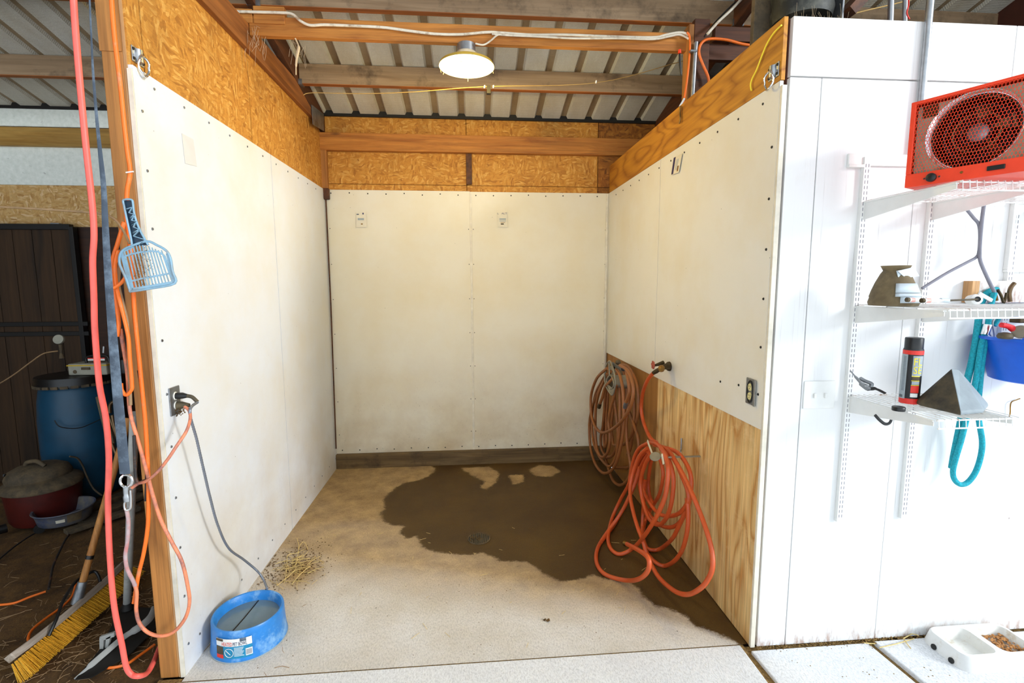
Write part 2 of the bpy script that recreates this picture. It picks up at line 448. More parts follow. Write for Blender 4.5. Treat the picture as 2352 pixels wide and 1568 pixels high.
M['dusty'] = plain('dusty_grey', (0.30,0.26,0.20), 0.85, var=0.3, dirt=(0.48,0.40,0.28), dirtamt=0.6)
M['vacred'] = plain('dark_red_plastic', (0.30,0.06,0.03), 0.5, var=0.2)
M['panm'] = plain('dirty_blue_pan', (0.20,0.28,0.42), 0.6, var=0.3, dirt=(0.50,0.46,0.38), dirtamt=0.9)
M['toolbox'] = plain('grey_case', (0.62,0.61,0.55), 0.6)
M['yellow'] = plain('yellow_edge', (0.80,0.66,0.12), 0.5)
M['label_w'] = plain('label_white', (0.90,0.90,0.88), 0.5, var=0.02)
M['label_r'] = plain('label_red', (0.86,0.18,0.13), 0.5, var=0.04)
M['label_n'] = plain('label_navy', (0.14,0.14,0.34), 0.5, var=0.02)
M['label_t'] = plain('label_teal', (0.10,0.52,0.68), 0.5, var=0.12, vscale=60)
M['label_y'] = plain('label_yellow', (0.95,0.86,0.22), 0.5, var=0.02)
M['label_g'] = plain('label_grey', (0.60,0.64,0.66), 0.5, var=0.06, vscale=200)
M['label_b'] = plain('label_black', (0.10,0.10,0.11), 0.5, var=0.05)
M['ink'] = plain('faded_ink', (0.20,0.27,0.36), 0.8)
M['paper'] = plain('worn_sticker', (0.87,0.84,0.76), 0.6, var=0.04)
M['paper_grey'] = plain('worn_grey_sticker', (0.84,0.83,0.82), 0.6, var=0.03)
M['handle'] = wood('broom_handle', (0.76,0.52,0.26), (0.62,0.38,0.16), 'z', 12)
M['block'] = wood('broom_block', (0.72,0.66,0.60), (0.55,0.48,0.40), 'y', 12)
M['bristle'] = plain('yellow_bristle', (0.88,0.66,0.18), 0.6, var=0.25, vscale=120)
M['pipe'] = plain('grey_handle', (0.66,0.66,0.64), 0.45, dirt=(0.45,0.42,0.38), dirtamt=0.3)
M['darkmetal'] = plain('dark_iron', (0.13,0.12,0.11), 0.6, 0.3, var=0.3)
M['tubesteel'] = plain('bronze_tube', (0.42,0.34,0.25), 0.3, 0.8)
M['hose_brown'] = plain('brown_hose', (0.56,0.34,0.17), 0.5, var=0.18, vscale=6, dirt=(0.50,0.36,0.26), dirtamt=0.2)
M['hose_red'] = plain('red_hose', (0.77,0.32,0.14), 0.4, var=0.14, vscale=6, dirt=(0.74,0.42,0.26), dirtamt=0.1)
M['hangerg'] = plain('grey_hanger', (0.52,0.49,0.42), 0.5, var=0.2)
M['hookw'] = plain('cream_hook', (0.84,0.79,0.68), 0.5)
M['outlet'] = plain('cream_outlet', (0.86,0.82,0.58), 0.4, var=0.03)
M['outletw'] = plain('white_outlet', (0.93,0.91,0.86), 0.4, var=0.03)
M['heater'] = plain('heater_red', (0.93,0.26,0.13), 0.42, var=0.06)
M['heat_in'] = plain('heater_plate', (0.66,0.65,0.56), 0.4, 0.1, var=0.12, dirt=(0.50,0.44,0.28), dirtamt=0.2)
M['drum'] = plain('fan_drum', (0.11,0.05,0.035), 0.4, 0.3)
M['shelfw'] = plain('white_wire', (0.92,0.92,0.91), 0.4, var=0.03, dirt=(0.62,0.44,0.30), dirtamt=0.2)
M['shelfs'] = plain('white_bracket', (0.90,0.90,0.885), 0.4, var=0.03)
M['slot'] = plain('slot_grey', (0.50,0.50,0.54), 0.8)
M['boot'] = plain('brown_boot', (0.44,0.38,0.27), 0.85, var=0.35, vscale=14, dirt=(0.26,0.24,0.18), dirtamt=0.5, bump=0.3)
M['strapw'] = plain('pale_blue_strap', (0.76,0.81,0.84), 0.6, var=0.05, bump=0.2)
M['teal'] = plain('teal_rope', (0.06,0.60,0.66), 0.8, var=0.3, vscale=160, bump=0.6, bscale=300)
M['bucket'] = plain('blue_bucket', (0.08,0.36,0.80), 0.4, var=0.08)
M['brushred'] = plain('red_bristles', (0.85,0.10,0.14), 0.6, var=0.3, vscale=150)
M['dish'] = plain('white_dish', (0.89,0.885,0.87), 0.5, var=0.04, dirt=(0.80,0.76,0.70), dirtamt=0.2)
M['dish_in'] = plain('white_dish_inside', (0.87,0.86,0.83), 0.5, var=0.05, vscale=25, dirt=(0.72,0.62,0.46), dirtamt=0.3)
M['kibble'] = plain('kibble', (0.72,0.50,0.28), 0.8, var=0.3, vscale=90)
M['hay'] = plain('hay', (0.84,0.74,0.48), 0.8, var=0.25, vscale=60)
M['debris'] = dirt_mat('debris', (0.24,0.16,0.08), (0.56,0.42,0.22), 40)
M['armour'] = plain('armoured_cable', (0.52,0.54,0.58), 0.35, 0.6, var=0.1)
M['duct'] = plain('black_duct', (0.10,0.11,0.10), 0.6, var=0.4, dirt=(0.34,0.34,0.30), dirtamt=0.5)
M['postgreen'] = wood('treated_post', (0.50,0.45,0.32), (0.36,0.32,0.21), 'z', 9)
M['cobweb'] = plain('cobweb', (0.78,0.70,0.58), 0.9)
M['enamel'] = plain('lamp_enamel', (0.93,0.91,0.84), 0.35, var=0.02)
M['enamel_out'] = plain('lamp_shade_outer', (0.80,0.66,0.25), 0.4)
M['porcelain'] = plain('dirty_porcelain', (0.84,0.78,0.66), 0.4, dirt=(0.48,0.36,0.20), dirtamt=0.4)
nt = NT('bulb_glow'); nt.col((1, 0.95, 0.85)); nt.bsdf.inputs['Emission Color'].default_value = (1.0, 0.80, 0.42, 1)
nt.bsdf.inputs['Emission Strength'].default_value = 14; M['bulb'] = nt.m

# ------------------------------------------------------------ sizes of the building
W, D, H, HS, HP = 2.44, 2.42, 2.42, 2.655, 1.0025
def roofz(y): return 3.03 - 0.245*y

# ------------------------------------------------------------ floor
wet_poly = [(975,1058),(1000,1078),(985,1092),(960,1102),(930,1108),(905,1120),(888,1135),(878,1152),(882,1168),(872,1180),(878,1195),(893,1206),(925,1209),(915,1225),(935,1237),(958,1232),(965,1255),(985,1265),(1020,1272),(1060,1276),(1105,1270),(1120,1276),(1150,1289),(1200,1290),(1225,1300),(1250,1320),(1285,1336),(1330,1333),(1365,1322),(1385,1330),(1420,1330),(1445,1338),(1465,1352),(1475,1370),(1500,1390),(1540,1400),(1570,1415),(1600,1440),(1640,1455),(1690,1475),(1712,1488),(1900,1480),(1500,1000)]
dry = [[(1060,1075),(1120,1072),(1145,1085),(1140,1105),(1118,1122),(1105,1120),(1115,1105),(1085,1090)],
       [(1170,1092),(1200,1090),(1200,1105),(1180,1112)],
       [(1218,1078),(1240,1068),(1268,1070),(1285,1082),(1265,1094),(1230,1092)]]
def sdist(X, Y, poly):
    P = np.array([(p.x, p.y) for p in (px(u, v, z=0) for u, v in poly)])
    d = np.full(X.shape, 1e9); ins = np.zeros(X.shape, bool)
    for i in range(len(P)):
        a, b = P[i], P[(i+1) % len(P)]; e = b - a
        t = np.clip(((X-a[0])*e[0] + (Y-a[1])*e[1]) / (e@e), 0, 1)
        d = np.minimum(d, np.hypot(X-a[0]-t*e[0], Y-a[1]-t*e[1]))
        c = (a[1] > Y) != (b[1] > Y)
        with np.errstate(divide='ignore', invalid='ignore'):
            xi = (b[0]-a[0])*(Y-a[1])/(b[1]-a[1]+1e-12) + a[0]
        ins ^= c & (X < xi)
    return np.where(ins, d, -d)
nx, ny = 150, 150
gx = np.linspace(0, W, nx); gy = np.linspace(-2.40, 0, ny)
X, Y = np.meshgrid(gx, gy)
sd = sdist(X, Y, wet_poly)
for p in dry: sd = np.minimum(sd, -sdist(X, Y, p))
wet = np.clip(0.5 + sd*1.2, 0, 1)
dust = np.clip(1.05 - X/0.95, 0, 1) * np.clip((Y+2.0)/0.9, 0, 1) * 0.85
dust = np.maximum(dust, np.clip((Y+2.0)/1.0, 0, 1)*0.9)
shade_edge = (Y + 1.72) + (X - 0.2)*0.31   # daylight's diagonal shadow edge, painted into the floor colour with the dirt
dust = np.maximum(dust, np.clip(0.15 + shade_edge/0.38, 0, 1)*0.8)
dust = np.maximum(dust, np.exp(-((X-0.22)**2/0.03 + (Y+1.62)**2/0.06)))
vs = [(float(X[j,i]), float(Y[j,i]), 0.0) for j in range(ny) for i in range(nx)]
fs = [(j*nx+i, j*nx+i+1, (j+1)*nx+i+1, (j+1)*nx+i) for j in range(ny-1) for i in range(nx-1)]
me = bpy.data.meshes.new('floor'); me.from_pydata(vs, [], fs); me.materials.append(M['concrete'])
for nm, arr in (('wet', wet), ('dust', dust)):  # dust also carries the painted shadow edge
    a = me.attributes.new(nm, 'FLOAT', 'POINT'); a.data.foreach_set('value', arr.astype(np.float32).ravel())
floor = bpy.data.objects.new('floor', me); COL.objects.link(floor)
structure(floor, 'brushed concrete floor of the wash stall with a wet patch')
MB().box((-4.2, -2.40, -0.25), (4.6, 0.1, -0.14)).build('sub_base', M['dirt'], floor)
# dirt of the left bay: lumpy ground
mb = MB(); nn = 60; vs = []
for j in range(nn):
    for i in range(nn):
        x = -4.2 + 4.1*i/(nn-1); y = -2.40 + 2.42*j/(nn-1)
        h = 0.012*math.sin(3.1*x+1.3*y)*math.sin(2.2*y-1.7*x) + 0.006*math.sin(11*x)*math.sin(13*y)
        vs.append((x, y, -0.018 + h))
mb.add(vs, [(j*nn+i, j*nn+i+1, (j+1)*nn+i+1, (j+1)*nn+i) for j in range(nn-1) for i in range(nn-1)])
g = mb.build('dirt_ground', M['dirt'], floor, smooth=True)
# front slab and pavers
MB().box((-4.2, -7.5, -0.12), (2.405, -2.4025, 0.001)).build('slab', M['slab'], floor, bevel=0.006)
a0, a1 = px(2012, 1490, z=0), px(2112, 1568, z=0)
b0, b1 = px(1712, 1492, z=0), px(1762, 1568, z=0)
def on(a, b, y): t = (y-a.y)/(b.y-a.y); return a.x + (b.x-a.x)*t
yb = -2.44; yf = -7.5
def quad(xl0, xl1, xr0, xr1, z0, z1):
    return MB().prism([(xl0, yb, z0), (xr0, yb, z0), (xr1, yf, z0), (xl1, yf, z0)], (0, 0, z1-z0))
sx = on(a0, a1, yb), on(a0, a1, -3.4)
quad(2.435, 2.435+.25, on(a0,a1,yb)-0.0, on(a0,a1,yb)+0.35, -0.12, 0.0).build('paver', M['slab'], floor, bevel=0.005)
quad(on(a0,a1,yb)+0.03, on(a0,a1,yb)+0.38, 4.6, 5.0, -0.12, 0.006).build('paver', M['slab'], floor, bevel=0.005)
MB().box((-0.1, -2.45, -0.13), (2.42, -2.38, -0.003)).build('joint_fill', M['grit'], floor)
MB().box((2.3, -7.5, -0.13), (4.8, -2.40, -0.014)).build('joint_grit', M['grit'], floor)

MB().box((-25, -40, -0.2), (25, -7.5, -0.02)).build('yard', M['slab'], floor)  # unseen ground added to bounce sunlight up to the roof
# ------------------------------------------------------------ back wall
wb = MB().box((-4.2, 0.035, -0.1), (4.7, 0.10, 3.10)).build('wall_back', M['osb_dark'])
structure(wb, 'rear wall of the barn seen behind the stall')
xs = [-4.2, -1.28, -0.02, 1.19, 2.335, 4.7]
for i in range(5):
    if i == 0:
        MB().box((xs[0], 0.012, 0), (xs[1]-0.004, 0.03, 2.43)).build('strand_board', M['osb_light'], wb)
    elif i == 1:
        MB().box((xs[1], 0.010, 0), (xs[2]-0.004, 0.03, 2.46)).build('strand_board', M['osb_light'], wb)
    else:
        m = M['osb'] if i < 4 else M['osb_dark']
        MB().box((xs[i]+0.003, 0.010, 2.473), (xs[i+1]-0.003, 0.03, 3.06)).build('strand_board', m, wb)
        if i < 4: MB().box((xs[i]+0.003, 0.004, 2.415), (xs[i+1]-0.003, 0.026, 2.468)).build('strand_board', M['osb'], wb)
# foam insulation of the left bay
MB().box((-4.2, 0.0, 2.43), (-0.14, 0.03, 2.735)).build('foam_panel', M['foam'], wb, bevel=0.004)
MB().box((-4.2, 0.0, 2.88), (-0.14, 0.03, 3.03)).build('foam_panel', M['foam'], wb, bevel=0.004)
MB().box((-2.0, -0.012, 0.0), (-0.14, 0.012, 2.10)).build('brown_board', M['brown_ply'], wb)  # lower bay wall set in a darker brown
MB().box((-4.2, -0.012, 3.012), (4.6, 0.02, 3.055)).build('closure_strip', M['gate_rail'], wb)
# girt rails
MB().box((-0.02, -0.045, 2.732), (4.6, 0.010, 2.872)).build('girt_rail', M['lumber_x'], wb, bevel=0.003)
MB().box((-4.2, -0.045, 2.722), (-0.10, 0.0, 2.862)).build('girt_rail', M['girt_pale'], wb, bevel=0.003)
# stud end and corner post
MB().box((1.185, -0.012, 2.478), (1.235, 0.012, 2.732)).build('stud', M['dark_wood'], wb, bevel=0.004)
MB().box((-0.02, -0.035, 2.42), (0.035, 0.01, 2.735)).build('corner_post', M['lumber_z'], wb, bevel=0.003)
MB().box((-0.015, -0.05, 2.335), (0.045, -0.012, 2.425)).build('corner_block', M['dark_wood'], wb, bevel=0.006)
# white panels
MB().box((0.0, -0.006, 0.118), (1.213, 0.012, H)).build('wall_panel', M['frp_b'], wb)
MB().box((1.228, -0.006, 0.118), (W, 0.012, H-0.004)).build('wall_panel', M['frp_b'], wb)
MB().box((1.211, -0.010, 0.118), (1.230, 0.0, H-0.004)).build('seam_strip', M['trimw'], wb, bevel=0.002)
mb = MB()
for zz in (0.16, H-0.03):
    x = 0.05
    while x < W-0.03:
        mb.lathe([(0.0055, 0), (0.0045, 0.003)], (x, -0.006, zz + random.uniform(-.006,.006)), (0,-1,0), 8); x += 0.152
for x in (1.20, 1.24, 0.03, W-0.03):
    z = 0.3
    while z < 2.3:
        mb.lathe([(0.004, 0), (0.003, 0.002)], (x, -0.006, z), (0,-1,0), 6); z += 0.3
mb.build('screw_heads', M['darkmetal'], wb, kind='stuff')
structure(MB().box((0.0, -0.045, 0.0), (W, -0.006, 0.128)).build('baseboard_back', M['base_board'], bevel=0.003), 'weathered wet wooden board along the foot of the rear wall')
t1 = MB().box((W-0.03, -0.018, 0.12), (W-0.012, -0.006, H-0.01)).build('trim_1', M['trimw'], bevel=0.002)
structure(t1, 'white corner strip between rear and right walls')
t2 = MB().tube([px(748,445,x=0.012), px(760,700,x=0.012), px(772,1030,x=0.012)], 0.006, 6).build('trim_2', M['dark_wood'])
structure(t2, 'brown bead in the rear left corner')

# ------------------------------------------------------------ left wall
wl = MB().box((-0.09, -2.29, 0), (-0.024, 0.0, 2.90)).build('wall_left', M['osb_dark'])
structure(wl, 'left partition of the wash stall')
for y0, y1 in ((-2.368, -1.13), (-1.124, 0.0)):
    MB().box((-0.016, y0, 0.0), (0.0, y1-0.002, H)).build('wall_panel', M['frp_l'], wl)
for y0, y1 in ((-2.368, -2.285), (-2.28, -1.36), (-1.355, -0.36), (-0.355, 0.0)):
    MB().box((-0.024, y0+0.001, H-0.01), (-0.010, y1-0.001, 2.95)).build('strand_board', M['osb'], wl)
mb = MB()
for zz in (0.10, H-0.04):
    y = -2.25
    while y < -0.05:
        mb.lathe([(0.0055, 0), (0.0045, 0.003)], (0.0, y, zz), (1,0,0), 8); y += 0.2
z = 0.12
while z < 2.3:
    mb.lathe([(0.006, 0), (0.005, 0.003)], (0.0, -2.335, z), (1,0,0), 8); z += 0.215
mb.build('screw_heads', M['steel'], wl, kind='stuff')
# post at the front of the partition
post = MB().box((-0.098, -2.375, 0), (-0.026, -2.291, 3.58)).build('post', M['lumber_z'], bevel=0.004)
structure(post, 'brown timber post at the front of the left partition')
MB().box((-0.0255, -2.373, 0), (-0.0165, -2.291, 3.57)).build('edge_board', M['lumber_pale'], post)
MB().box((-0.0160, -2.376, 0.0), (-0.0005, -2.369, 2.405)).build('panel_edge', M['trimw'], post)
MB().box((-0.106, -2.36, 0.0), (-0.0985, -2.30, 3.56)).build('side_board', M['dark_wood'], post)
MB().box((-0.100, -2.379, 2.46), (-0.026, -2.3755, 3.57)).build('scab_board', M['lumber_z'], post)

# ------------------------------------------------------------ right wall
wr = MB().box((W+0.02, -2.395, 0), (W+0.09, 0.0, HS-0.03)).build('wall_right', M['dark_wood'])
structure(wr, 'right partition of the wash stall')
for y0, y1 in ((-2.41, -1.186), (-1.182, 0.0)):
    mb = MB(); mb.box((W, y0, HP), (W+0.014, y1-0.001, H)); mb.build('wall_panel', M['frp'], wr)
MB().prism([(W, -2.415, H+0.002), (W, -2.415, HS), (W, 0, HS-0.004), (W, 0, H+0.002)], (0.016, 0, 0)).build('plywood_strip', M['ply_y'], wr)
MB().box((W+0.004, -2.415, 0.0), (W+0.02, -1.243, HP-0.002)).build('plywood_sheet', M['ply'], wr)
MB().box((W+0.006, -1.238, 0.0), (W+0.02, 0.0, HP-0.002)).build('plywood_sheet', M['ply_back'], wr)
mb = MB()
y = -2.3
while y < -0.1:
    mb.lathe([(0.0055, 0), (0.0045, 0.003)], (W, y, H-0.05), (-1,0,0), 8); y += 0.19
z = 1.15
while z < 2.3:
    mb.lathe([(0.006, 0), (0.005, 0.003)], (W, -2.38, z), (-1,0,0), 8); z += 0.205
for u, v in ((1655, 876), (1697, 884)):
    mb.lathe([(0.006, 0), (0.005, 0.003)], px(u, v, x=W), (-1,0,0), 8)
mb.build('screw_heads', M['darkmetal'], wr, kind='stuff')

# ------------------------------------------------------------ white barn wall to the right of the stall
wf = MB().box((W+0.03, -2.40, 0), (4.6, -2.30, HS)).build('wall_right_front', M['redwood'])
structure(wf, 'white painted plywood wall facing forward beside the stall')
xA = W+0.035
for (x0, x1, z0, z1) in ((xA, 3.425, 2.436, HS), (3.429, 4.6, 2.436, HS), (xA, 2.605, 0.0, 2.430),
                         (2.609, 3.04, 0.0, 2.430), (3.0425, 4.6, 0.0, 2.430)):
    MB().box((x0, -2.42, z0), (x1, -2.395, z1)).build('plywood_panel', M['wallpaint'], wf, bevel=0.0015)
t3 = MB().box((W+0.001, -2.425, 0.0), (W+0.022, -2.41, H-0.02)).build('trim_3', M['trimw'], bevel=0.002)
structure(t3, 'white strip at the front corner of the right partition')
MB().box((4.60, -2.42, 0), (4.7, 0.1, 4)).build('return_wall', M['redwood'], wf)  # unseen wall added to keep sky light out on the right

# ------------------------------------------------------------ roof
mb = MB(); mb2 = MB()
yA, yB = 0.06, -5.2
x = -4.3; pitch = 0.2175; ribw = 0.070
off = 0.249
vsA = []
k0 = int((-4.3-off)/pitch)
xx = -4.3
ribs = [off + pitch*k for k in range(k0, 22)]
prev = -4.3
def strip(m, xa, za, xb, zb, segs=14):
    vs = []
    for i in range(segs+1):
        y = yA + (yB-yA)*i/segs
        vs += [(xa, y, roofz(y)+za), (xb, y, roofz(y)+zb)]
    m.add(vs, [(2*i, 2*i+1, 2*i+3, 2*i+2) for i in range(segs)])
for r in ribs:
    a, b = r, r+ribw
    strip(mb, prev, 0, a, 0)
    strip(mb, a, 0, a+0.012, 0.022); strip(mb2, a+0.012, 0.022, b-0.012, 0.022); strip(mb, b-0.012, 0.022, b, 0)
    prev = b
strip(mb, prev, 0, 4.8, 0)
strip(mb, -4.3, 0.05, 4.8, 0.05, 2)
ceil = mb.build('ceiling', M['scrim'], smooth=False, rec=False)
structure(ceil, 'ribbed metal roof faced with pale insulation, sloping down to the rear wall')
mb2.build('roof_ribs', M['scrim_rib'], ceil, rec=False, kind='stuff')

XR = 2.86   # right truss plane
def purlin(y, x0, x1):
    zt = roofz(y) - 0.002; dep = 0.135
    m = MB(); m.box((x0, y-0.02, zt-dep+0.004), (x1, y+0.02, zt))
    m.mi = 1; m.box((x0, y-0.0205, zt-dep), (x1, y+0.0205, zt-dep+0.0038))
    return m.build('purlin', [M['purlin_face'], M['purlin_edge']], ceil)
for y in (-0.58, -1.25, -1.92, -2.59, -3.26, -3.93, -4.6):
    purlin(y, -4.2, -0.03); purlin(y, 0.028, XR-0.022); purlin(y, XR+0.022, 4.6)
def rafter(x, mat, t=0.045, dep=0.15, dz=0.0):
    ya, ybk = 0.05, -5.1
    MB().prism([(x-t/2, ya, roofz(ya)-0.004-dz), (x-t/2, ybk, roofz(ybk)-0.004-dz), (x-t/2, ybk, roofz(ybk)-dep-dz), (x-t/2, ya, roofz(ya)-dep-dz)], (t, 0, 0)).build('rafter', mat, ceil)
rafter(0.0, M['dark_wood']); rafter(XR, M['dark_wood'], 0.045, 0.16)
for x in (-0.022, 0.026, XR-0.025, XR+0.025):
    for y in (-0.58, -1.25):
        zt = roofz(y)-0.137
        MB().box((x-0.004, y-0.030, zt-0.006), (x+0.016 if x > 1 else x+0.02, y+0.028, zt+0.030)).build('joist_hanger', M['steel'], ceil)
# truss bottom chord above the left partition
MB().prism([(-0.022, 0.0, 2.905), (-0.022, -5.1, 2.905), (-0.022, -5.1, 3.045), (-0.022, 0.0, 3.045)], (0.042, 0, 0)).build('truss_chord', M['lumber_y'], ceil, bevel=0.003)
g0 = [px(715,240,x=0.026), px(743,262,x=0.026), px(743,301,x=0.026), px(718,286,x=0.026)]
MB().prism(g0, (0.003, 0, 0)).build('gusset_plate', M['steel'], ceil)
# cross beam, its short block, and the dark beam running on to the right
MB().box((0.022, -1.385, 2.985), (2.50, -1.347, 3.085)).build('cross_beam', M['lumber_x'], ceil, bevel=0.003)
MB().box((0.05, -1.392, 3.045), (0.215, -1.350, 3.135)).build('block', M['lumber_x'], ceil, bevel=0.004)
MB().box((-0.2, -1.392, 3.046), (0.045, -1.350, 3.118)).build('block', M['lumber_x'], ceil, bevel=0.004)
MB().box((2.66, -1.40, 3.045), (3.9, -1.36, 3.125)).build('cross_beam', M['dark_wood_x'], ceil, bevel=0.003)
MB().box((2.60, -1.36, 2.955), (3.9, -1.32, 3.045)).build('cross_beam', M['dark_wood_x'], ceil, bevel=0.003)
MB().box((2.494, -1.42, 2.3), (2.525, -1.345, 3.12)).build('stud', M['lumber_z'], ceil, bevel=0.003)
MB().box((2.527, -1.42, 2.3), (2.62, -1.38, 3.15)).build('stud', M['dark_wood_x'], ceil, bevel=0.003)
MB().box((2.655, -1.93, 2.5), (2.735, -1.86, roofz(-1.9))).build('stud', M['postgreen'], ceil, bevel=0.004)
# brace going up on the far right
MB().bar(px(1935, 40, y=-2.2), px(2010, -40, y=-2.2), 0.04, 0.12, (0,1,0)).build('brace', M['dark_wood'], ceil)
MB().box((2.86, -1.75, 2.74), (4.6, -1.71, 2.86)).build('cross_beam', M['purlin_face'], ceil)
# unseen wall added to keep sky light out of the left bay
MB().box((-4.3, -5.2, 0), (-4.2, 0.1, 4.4)).build('side_wall', M['gate_wood'], wb)

# ------------------------------------------------------------ ceiling lamp
LX, LY = 1.205, -1.366
lamp = thing('ceiling_lamp', 'lit round enamel ceiling lamp hanging under the long timber beam', 'lamp', (LX, LY, 2.985))
MB().lathe([(0.052, -0.0), (0.052, -0.045)], (LX, LY, 2.985), seg=28).build('junction_box', M['galv'], lamp, smooth=True)
MB().lathe([(0.058, -0.045), (0.062, -0.052), (0.058, -0.062), (0.040, -0.085), (0.030, -0.10)], (LX, LY, 2.985), seg=28).build('lamp_holder', M['porcelain'], lamp, smooth=True)
zr = 2.865
MB().lathe([(0.032, zr+0.055), (0.06, zr+0.05), (0.11, zr+0.034), (0.15, zr+0.014), (0.158, zr), (0.153, zr+0.001), (0.145, zr+0.012), (0.105, zr+0.030), (0.06, zr+0.044), (0.032, zr+0.049)], (LX, LY, 0), seg=48, cap=False).build('lamp_shade', M['enamel'], lamp, smooth=True)
MB().lathe([(0.034, zr+0.058), (0.06, zr+0.053), (0.11, zr+0.037), (0.152, zr+0.017), (0.1595, zr+0.002)], (LX, LY, 0), seg=48, cap=False).build('shade_outside', M['enamel_out'], lamp, smooth=True)
MB().lathe([(0.001, -0.085), (0.015, -0.082), (0.027, -0.066), (0.030, -0.048), (0.026, -0.028), (0.017, -0.008), (0.014, 0.02)], (LX, LY, zr+0.048), seg=24, cap=False).build('light_bulb', M['bulb'], lamp, smooth=True)
mb = MB()
for k in range(9):
    a = random.uniform(0, 2*PI); r = 0.157; p = Vector((LX+r*math.cos(a), LY+r*math.sin(a), zr))
    mb.tube([p, p+Vector((random.uniform(-.003,.003), 0, -0.006)), p+Vector((random.uniform(-.004,.004), 0, -random.uniform(.008,.02)))], 0.0008, 4)
mb.build('cobweb_threads', M['cobweb'], lamp, kind='stuff')
l = bpy.data.lights.new('bulb_light', 'POINT'); l.energy = LAMP_W; l.color = (1.0, 0.74, 0.22); l.shadow_soft_size = 0.03
lo = bpy.data.objects.new('bulb_light', l); COL.objects.link(lo); lo.location = (LX, LY, zr-0.05)

# ------------------------------------------------------------ cables and strings up under the roof
def wire(name, label, cat, pts, r, mat, y=None, x=None, n=6, seg=8, group=None):
    P = []
    for p in pts:
        if len(p) == 3: P.append(px(p[0], p[1], y=p[2]) if x is None else px(p[0], p[1], x=p[2]))
        else: P.append(px(p[0], p[1], y=y, x=x))
    o = MB().tube(catmull(P, n), r, seg).build(name, mat, smooth=True)
    return tag(o, label, cat, group)
wire('electric_cable', 'white electric cable stapled along the upper edge of the timber beam', 'cable',
     [(525,26),(600,28),(640,29),(670,32),(690,48),(712,58),(745,57),(800,59),(880,63),(940,71),(1000,78),(1060,79),(1120,74),(1160,76),(1220,80),(1300,80),(1400,84),(1500,86),(1530,80),(1560,75),(1580,80),(1596,98)], 0.0075, M['cable_white'], y=-1.402)
wire('electric_cable', 'lower white cable beside the first, right half of the beam', 'cable',
     [(1130,78),(1170,81),(1240,84),(1320,88),(1420,88),(1500,90),(1535,84),(1562,80),(1585,92),(1597,110)], 0.006, M['cable_white'], y=-1.412)
wire('electric_cable', 'short dusty cable dropping from the beam to the lamp box', 'cable',
     [(1150,79),(1140,82),(1125,95),(1110,103),(1092,100)], 0.005, M['cable_white'], y=-1.415)
tl = thing('guide_string', 'tan twine strung across under the roof with white insulators', 'string', px(1120,200,y=-1.1))
MB().tube(catmull([px(697,218,y=-1.1), px(720,213,y=-1.1), px(830,215,y=-1.1), px(950,211,y=-1.1), px(1110,199,y=-1.1), px(1370,190,y=-1.1), px(1570,140,y=-1.1), px(1700,112,y=-1.1)], 6), 0.0024, 6).build('twine', M['string'], tl)
for u in (1113, 1133, 1369):
    MB().lathe([(0.004, -0.009), (0.006, 0), (0.004, 0.009)], px(u, 199 if u < 1200 else 188, y=-1.1), (0.2,0,1), 10).build('insulator', M['label_w'], tl, smooth=True)
MB().box(px(1118,200,y=-1.1), px(1127,214,y=-1.13)).build('clip', M['darkmetal'], tl)
wire('extension_cord', 'orange cord looping down the timber stud beside the metal conduit', 'cord',
     [(1578,74),(1584,84),(1585,110),(1581,160),(1576,200),(1572,225),(1568,240),(1565,258)], 0.006, M['cord_o'], y=-1.43)
wire('extension_cord', 'orange cord arching behind the plywood strip, right of the stud', 'cord',
     [(1722,104),(1700,100),(1670,92),(1640,89),(1620,92),(1608,105),(1606,125),(1615,150),(1626,175),(1628,190)], 0.008, M['cord_o'], y=-1.45)
cn = thing('conduit', 'short grey conduit fixed to the dark timber stud', 'conduit', px(1590,230,y=-1.44))
MB().tube([px(1599,97,y=-1.44), px(1596,130,y=-1.44), px(1590,235,y=-1.44)], 0.012, 10).build('conduit_pipe', M['galv'], cn, smooth=True)
MB().obox(px(1592,118,y=-1.45), ((1,0,0),(0,1,0),(0,0,1)), (0.02,0.012,0.006)).build('pipe_strap', M['steel'], cn, bevel=0.002)
pb = thing('pull_tool', 'orange-capped black handle hanging below the beam end', 'tool', px(1561,115,y=-1.42))
MB().tube([px(1561,114,y=-1.42), px(1561,123,y=-1.42)], [0.008,0.010], 8).build('cap', M['heater'], pb)
MB().tube([px(1561,124,y=-1.42), px(1562,150,y=-1.42), px(1564,172,y=-1.42)], [0.006,0.007,0.005], 8).build('handle', M['black'], pb)
wt = thing('wire_tie', 'white tag on the cord end lying over the plywood strip', 'tag', px(1563,262,y=-1.45))
MB().bar(px(1572,226,y=-1.44), px(1561,245,y=-1.44), 0.010, 0.006, (0,1,0)).build('sleeve', M['label_w'], wt)
MB().tube(catmull([px(1563,243,x=W-0.012), px(1562,258,x=W-0.012), px(1563,272,x=W-0.012), px(1560,284,x=W-0.014)], 4), 0.006, 8).build('plug', M['brass'], wt, smooth=True)
